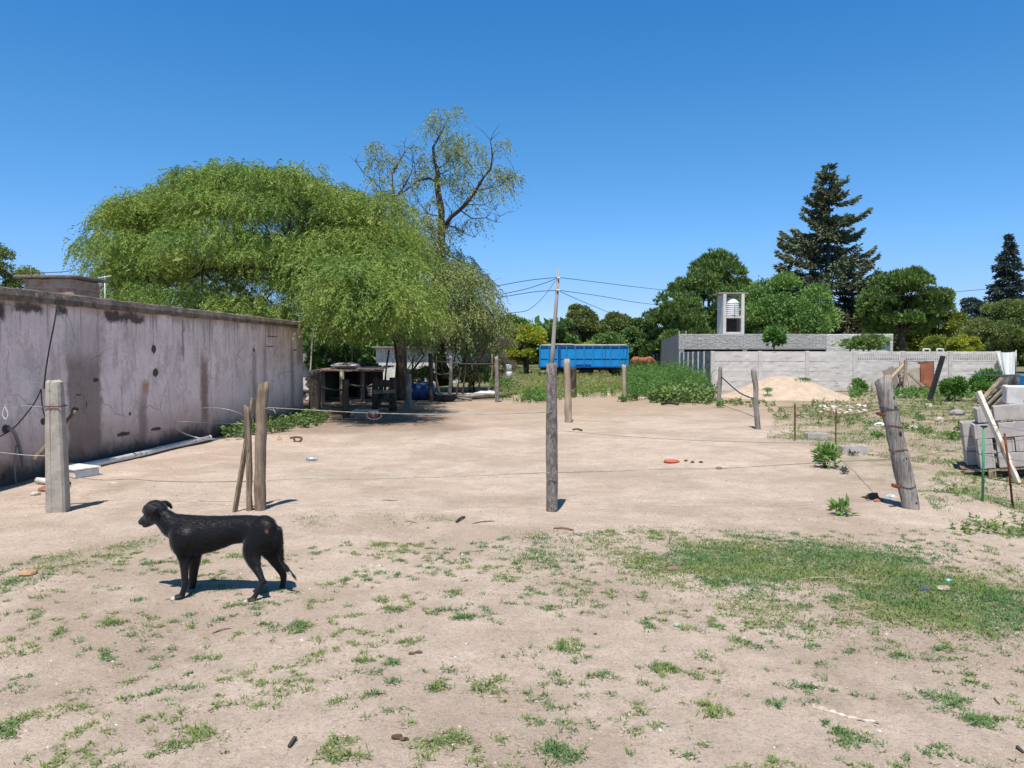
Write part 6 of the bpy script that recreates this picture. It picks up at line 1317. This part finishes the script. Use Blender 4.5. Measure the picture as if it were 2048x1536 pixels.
hfp=T([DP(1728,1140,Yf+.02),DP(1695,1160,Yf+.01),DP(1668,1172,Yf+.005)],[.024,.022,.015],12)
tail=T([DP(1680,450,Ym),DP(1698,560,Ym+.01),DP(1705,690,Ym+.01),DP(1722,800,Ym+.01),DP(1765,890,Ym),DP(1820,945,Ym),DP(1858,985,Ym)],[.024,.022,.019,.015,.011,.007,.003],10)
toes=[]
for (bx,by,Y,dx) in ((495,1240,Yn-.035,-1),(1312,1286,Yn-.09,-1),(660,1190,Yf-.015,-1),(1672,1172,Yf+.005,-1)):
    for k in range(4): 
        e=(k-1.5)*.0125; c=DP(bx,by,Y)+Vector((0,e,-.002)); toes.append(T([c,c+Vector((-.018+abs(e)*.35,0,-.003))],[.0105,.009],10))
parts_=[torso,neck,skull,cheek,muz,jaw,brow,ear1,earroot,ear2,fn,fnp,ff,ffp,hn,hock,hnp,hf,hfp,tail]+toes
tipsW=[(DP(478,1242,Yn-.04),.030),(DP(1296,1285,Yn-.095),.034),(DP(640,1192,Yf-.02),.030),(DP(1655,1174,Yf),.026),(DP(1858,985,Ym),.05)]
sore=DP(1550,468,Ym-.09)
def relax(me):
    n=len(me.vertices); co=np.empty(n*3,'f'); me.vertices.foreach_get('co',co); co=co.reshape(-1,3).astype('d')
    ed=np.empty(len(me.edges)*2,'i'); me.edges.foreach_get('vertices',ed); ed=ed.reshape(-1,2); deg=np.bincount(ed.ravel(),minlength=n)[:,None]
    xr=DP(430,400,Ym).x; xe=DP(1690,400,Ym).x; zl=DP(1300,650,Ym).z; zt=DP(1300,740,Ym).z
    wgt=np.clip((co[:,0]-xr)/.04,0,1)*np.clip((xe-co[:,0])/.05,0,1)*np.clip((co[:,2]-zt)/(zl-zt),0,1)
    wgt=wgt[:,None]*.6
    for _ in range(70):
        acc=np.zeros_like(co)
        for k in range(3): acc[:,k]=np.bincount(ed[:,0],co[ed[:,1],k],n)+np.bincount(ed[:,1],co[ed[:,0],k],n)
        co+= (acc/deg-co)*wgt
    me.vertices.foreach_set('co',co.astype('f').ravel())
def paint(me):
    relax(me)
    n=len(me.vertices); co=np.empty(n*3,'f'); me.vertices.foreach_get('co',co); co=co.reshape(-1,3)
    colr=np.zeros((n,4),'f'); colr[:,3]=1
    for c,r in tipsW:
        d=np.linalg.norm(co-np.array(c),axis=1); colr[:,0]=np.maximum(colr[:,0],np.clip((r-d)/.008,0,1))
    d=np.linalg.norm((co-np.array(sore))*np.array([1,.35,.7]),axis=1); colr[:,1]=np.clip((.0145-d)/.005,0,1)
    a=me.color_attributes.new('marks','FLOAT_COLOR','POINT'); a.data.foreach_set('color',colr.ravel())
def coat_mat(name,hair=False):
    t=NT(name); at=t.n('ShaderNodeAttribute',{'attribute_name':'marks'}); sx=t.n('ShaderNodeSeparateColor'); t.put(sx.inputs[0],at.outputs['Color'])
    v=t.map(t.obj(),(1.0,1,1.6)); nn_=t.noise(v,6,4)
    c=t.mix(t.mr(nn_,.35,.65),(.007,.007,.008),(.013,.0115,.0115)); c=t.mix(sx.outputs[0],c,(.46,.43,.40)); c=t.mix(sx.outputs[1],c,(.30,.12,.09))
    rp=t.n('ShaderNodeNewGeometry').outputs['Random Per Island']
    if hair: c=t.mix(t.math('MULTIPLY',rp,.4),c,(.022,.022,.025),'ADD')
    t.set(Base_Color=c,Roughness=.46 if hair else .5); t.b.inputs['Specular IOR Level'].default_value=.25; t.b.inputs['Sheen Weight'].default_value=.35; t.b.inputs['Sheen Roughness'].default_value=.35; t.b.inputs['Sheen Tint'].default_value=(.55,.62,.8,1)
    if not hair: t.set(Normal=t.bump(t.noise(t.map(t.obj(),(1,1,2.2)),120,5,.7),.6,.004,t.bump(t.noise(t.obj(),22,4),.35,.008)))
    return t.m
coat=coat_mat('black_coat')
body=organic('body',parts_,.0042,coat,dog,5,paint)
# short hair lying along the body
me=body.data; nfc=len(me.polygons); cen=np.empty(nfc*3,'f'); me.polygons.foreach_get('center',cen); cen=cen.reshape(-1,3); nor=np.empty(nfc*3,'f'); me.polygons.foreach_get('normal',nor); nor=nor.reshape(-1,3)
mw=np.array(WM[body.name],'f'); cen=cen+mw[:3,3]
NH=52000; k=rng.integers(0,nfc,NH); p=cen[k]; nm=nor[k]
ankle=DP(600,860,Ym).z; isleg=(p[:,2]<DP(600,800,Ym).z); head=(p[:,0]<DP(330,0,Ym).x)|((p[:,0]<DP(490,0,Ym).x)&(p[:,2]>DP(400,235,Ym).z))
flow=np.stack([np.where(isleg,.15,1.0),np.zeros(NH),np.where(isleg,-1.0,-.45)],-1)+rng.normal(0,.14,(NH,3))
upz=np.clip((p[:,2]-DP(600,420,Ym).z)/.08,0,1); flow[:,2]*=np.where(isleg,1,1-.75*upz); 
flow-=nm*np.sum(flow*nm,1)[:,None]; flow/=np.linalg.norm(flow,axis=1)[:,None]
L=np.where(isleg,.010,np.where(head,.008,.021))*rng.uniform(.6,1.3,NH); low=(nm[:,2]<-.3)&~isleg&~head; L[low]*=1.3
lift=np.where(isleg|head,.16,.24)*rng.uniform(.3,1.7,NH)
dd=flow+nm*lift[:,None]; dd/=np.linalg.norm(dd,axis=1)[:,None]; sd=np.cross(flow,nm)
keep=~((np.linalg.norm(p-np.array(sore),axis=1)<.017)|np.any([np.linalg.norm(p-np.array(c),axis=1)<r for c,r in tipsW],axis=0)); p,dd,sd,L,nm=p[keep],dd[keep],sd[keep],L[keep],nm[keep]
V,Fq=quads(p-nm*.0005,dd,sd,L,np.full(len(p),.0021)); fur=bulk('fur',V,Fq,coat_mat('black_hair',True),dog)
# tail fringe with a pale tip
tp=[];td=[]
for i in range(420):
    s=random.random(); a=DP(1722,800,Ym+.01).lerp(DP(1858,985,Ym),s); tp.append(a+Vector((RU(-.004,.004),RU(-.004,.004),0))); td.append(Vector((.7+RU(-.2,.3),RU(-.15,.15),-.75+RU(-.2,.2))).normalized())
tp=np.array([tuple(v) for v in tp]); td=np.array([tuple(v) for v in td]); V,Fq=quads(tp,td,perp(td),rng.uniform(.025,.055,420),np.full(420,.0016))
bulk('tail_fringe',V,Fq,coat,dog)
# nose, eye, claws
MB().rock(DP(112,356,Ym+.052),(.022,.030,.020),2,.1).build('nose',M('wet_nose',(.012,.011,.011),rough=.25,bump=.2,spec=.6),dog)
MB().rock(DP(168,268,Ym-.020),(.014,.012,.014),1,.02).build('eye',M('dark_eye',(.02,.010,.006),rough=.08,bump=0,spec=.8),dog)
cm_=MB()
for (bx,by,Y) in ((472,1246,Yn-.045),(1292,1290,Yn-.10),(640,1195,Yf-.02),(1652,1178,Yf)):
    for k_ in range(4): e=(k_-1.5)*.0125; c=DP(bx,by,Y)+Vector((abs(e)*.3,e,0)); cm_.tube([c,c+Vector((-.006,0,-.002)),c+Vector((-.010,0,-.006))],[.003,.0025,.0008],6)
cm_.build('claw',M('horn',(.10,.085,.07),rough=.4,bump=0),dog)
# the brown horse behind the trailer
Yho=62; hr=thing('horse','chestnut brown horse standing in the weeds right of the blue trailer','horse',tuple(P(1280,752,Yho)))
def HP(x,z,y=0): b=P(1263,752,Yho); return Vector((b.x+x,Yho+y,z))
hsec=lambda x,z0,z1,wy:(HP(x,(z0+z1)/2),wy,(z1-z0)/2)
hb_=[loft([hsec(-.02,1.1,1.3,.10),hsec(.12,.92,1.46,.24),hsec(.40,.85,1.48,.27),hsec(.75,.80,1.42,.29),hsec(1.1,.80,1.43,.28),hsec(1.4,.84,1.50,.24),hsec(1.55,1.0,1.42,.14)],16),
T([HP(1.45,1.28),HP(1.72,1.15),HP(1.95,.88)],[.24,.17,.12]),T([HP(1.95,.88),HP(2.05,.70),HP(2.10,.48)],[.12,.11,.07]),T([HP(1.93,.98,-.05),HP(1.97,1.10,-.06)],[.03,.015],8),T([HP(1.93,.98,.05),HP(1.97,1.10,.06)],[.03,.015],8)]
for y in (-.15,.17):
    hb_.append(T([HP(.15,1.15,y*.8),HP(.22,.9,y),HP(.10,.62,y),HP(.02,.50,y),HP(.06,.25,y),HP(.10,.05,y)],[.22,.15,.085,.07,.045,.06]))
    hb_.append(T([HP(1.38,1.1,y*.8),HP(1.38,.80,y),HP(1.38,.52,y),HP(1.38,.25,y),HP(1.41,.05,y)],[.17,.11,.065,.045,.06]))
organic('body',hb_,.035,M('chestnut_coat',(.30,.10,.045),(.22,.07,.035),scale=2,rough=.5,bump=.1),hr,3)
MB().tube([HP(0,1.25),HP(-.10,1.1),HP(-.14,.7),HP(-.10,.4)],[.04,.06,.07,.02],8,lob=.3).build('tail',wood_dark,hr)
MB().tube([HP(1.42,1.50),HP(1.72,1.34),HP(1.93,1.06)],[.03,.05,.03],6,lob=.4).build('mane',wood_dark,hr)
